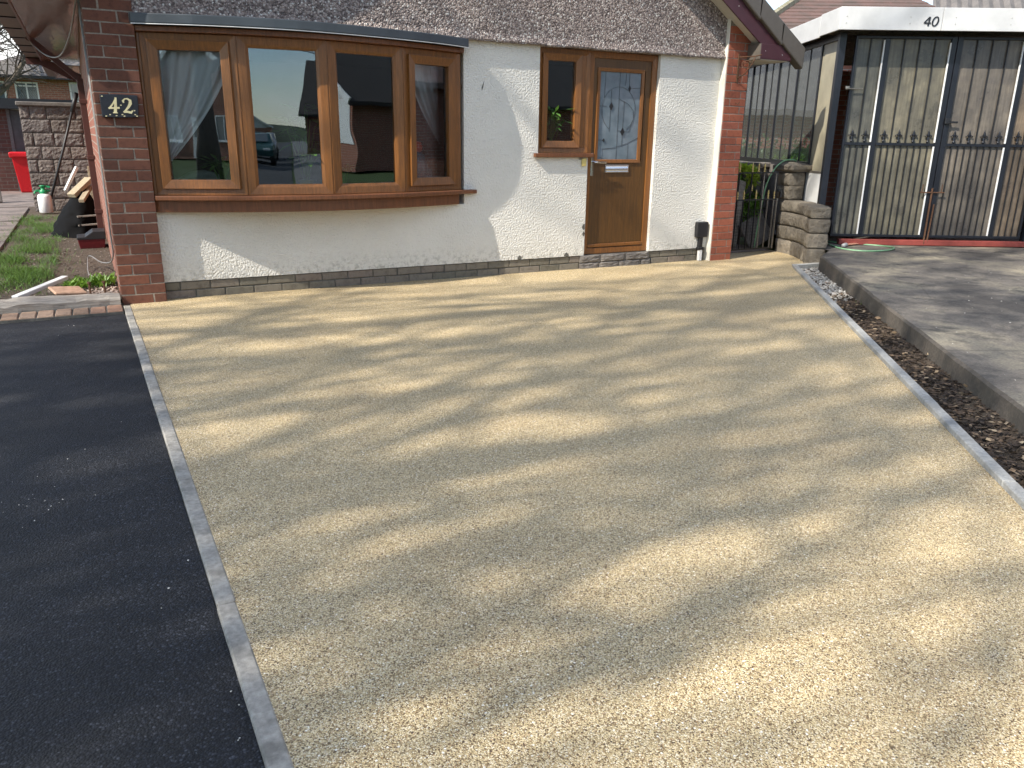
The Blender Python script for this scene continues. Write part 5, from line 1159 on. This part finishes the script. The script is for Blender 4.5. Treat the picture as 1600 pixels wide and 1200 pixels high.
bungalow('street_house', 'brick bungalow set back on the lawn side of the side street', (-15, -55, 0), R(-100), 8, 9, 2.6, 3.0, M['frontbrick'], M['whitepaint'], M['tile_dark'])
bungalow('rear_house', 'brick house behind the garden mirrored in the carport side glass', (*gp(.8, 15.5), -.45), GA+R(90), 7.5, 9, 2.5, 2.6, M['frontbrick'], M['frontbrick'], M['tile_grey'])
for k, (x, y_, lab) in enumerate(((3.3, -24, 'slim grey lamp post on the side footway, the nearer one'), (3.3, -48, 'slim grey lamp post on the side footway, the farther one'))):
    lp = thing('lamp_post', lab, 'lamp post', (x, y_, 0), 0, 'lamp posts of the side street'); MB().tube([(0, 0, 0), (0, 0, 1.0), (0, 0, 1.05), (0, 0, 5.8), (-.15, 0, 6.2), (-.9, 0, 6.35)], [.09, .09, .055, .045, .04, .03], 8).build('post', M['lampgrey'], lp, True); MB().cbox((-1.1, 0, 6.36), (.5, .18, .10), .03).build('lantern', M['lampgrey'], lp)
def car(label, loc, rz, paint):
    K_ = thing('parked_car', label, 'car', loc, rz, 'cars parked in the side street'); prof = [(-2.0, .32), (-2.05, .62), (-1.85, .85), (-1.15, .93), (-.55, 1.38), (.75, 1.42), (1.45, 1.0), (1.98, .92), (2.05, .55), (2.0, .30)]
    mb = MB(); vs = []
    for s_, k_ in ((-1, .97), (-1, .0), (1, .0), (1, .97)): pass
    n_ = len(prof)
    for sx, inset in ((-.84, 0), (.84, 0)):
        for y_, z_ in prof: vs.append((sx*(1 if z_ < .95 else .80), y_, z_))
    mb.add(vs, [tuple(range(n_)), tuple(range(2*n_-1, n_-1, -1))]+[(i, n_+i, n_+(i+1) % n_, (i+1) % n_) for i in range(n_)]).build('body', M[paint], K_, False, .05)
    mb = MB(); mb.add([(-.66, -1.08, .99), (.66, -1.08, .99), (.60, -.62, 1.36), (-.60, -.62, 1.36)], [(0, 1, 2, 3)]); mb.v = [(x, y_-.04, z_+.03) for x, y_, z_ in mb.v]; mb.build('windscreen', M['glass_far'], K_)
    for s_ in (-1, 1):
        mb = MB(); mb.add([(s_*.80, -.95, .97), (s_*.80, 1.2, .99), (s_*.69, .72, 1.36), (s_*.69, -.52, 1.34)], [(0, 1, 2, 3)]); mb.v = [(x+s_*.012, y_, z_) for x, y_, z_ in mb.v]; mb.build('side_window', M['glass_far'], K_)
        for y_ in (-1.3, 1.28):
            w_ = MB().lathe([(.20, 0), (.31, .01), (.32, .05), (.32, .15), (.31, .19), (.20, .2)], (0, 0, 0), 18); w_.v = [(z_*s_+s_*.68, x+y_, y__+.32) for x, y__, z_ in w_.v]; t_ = w_.build('wheel', M['tyre'], K_, True); h_ = MB().lathe([(.19, 0), (.16, .012)], (0, 0, 0), 14); h_.v = [(z_*s_+s_*.881, x+y_, y__+.32) for x, y__, z_ in h_.v]; h_.build('hub', M['steel'], t_)
        MB().cbox((s_*.6, -2.03, .66), (.28, .06, .12), .02).build('headlight', M['white'], K_); MB().cbox((s_*.66, 2.02, .72), (.22, .06, .14), .02).build('tail_light', M['redplastic'], K_)
    return K_
car('teal parked hatchback at the kerb of the side street', (-.6, -33, -.05), R(180), 'carpaint'); car('silver parked hatchback behind the teal car', (-.6, -40, -.05), R(180), 'carpaint2'); car('silver hatchback parked farther along by the lawn', (-4.2, -52, -.05), 0, 'carpaint2')
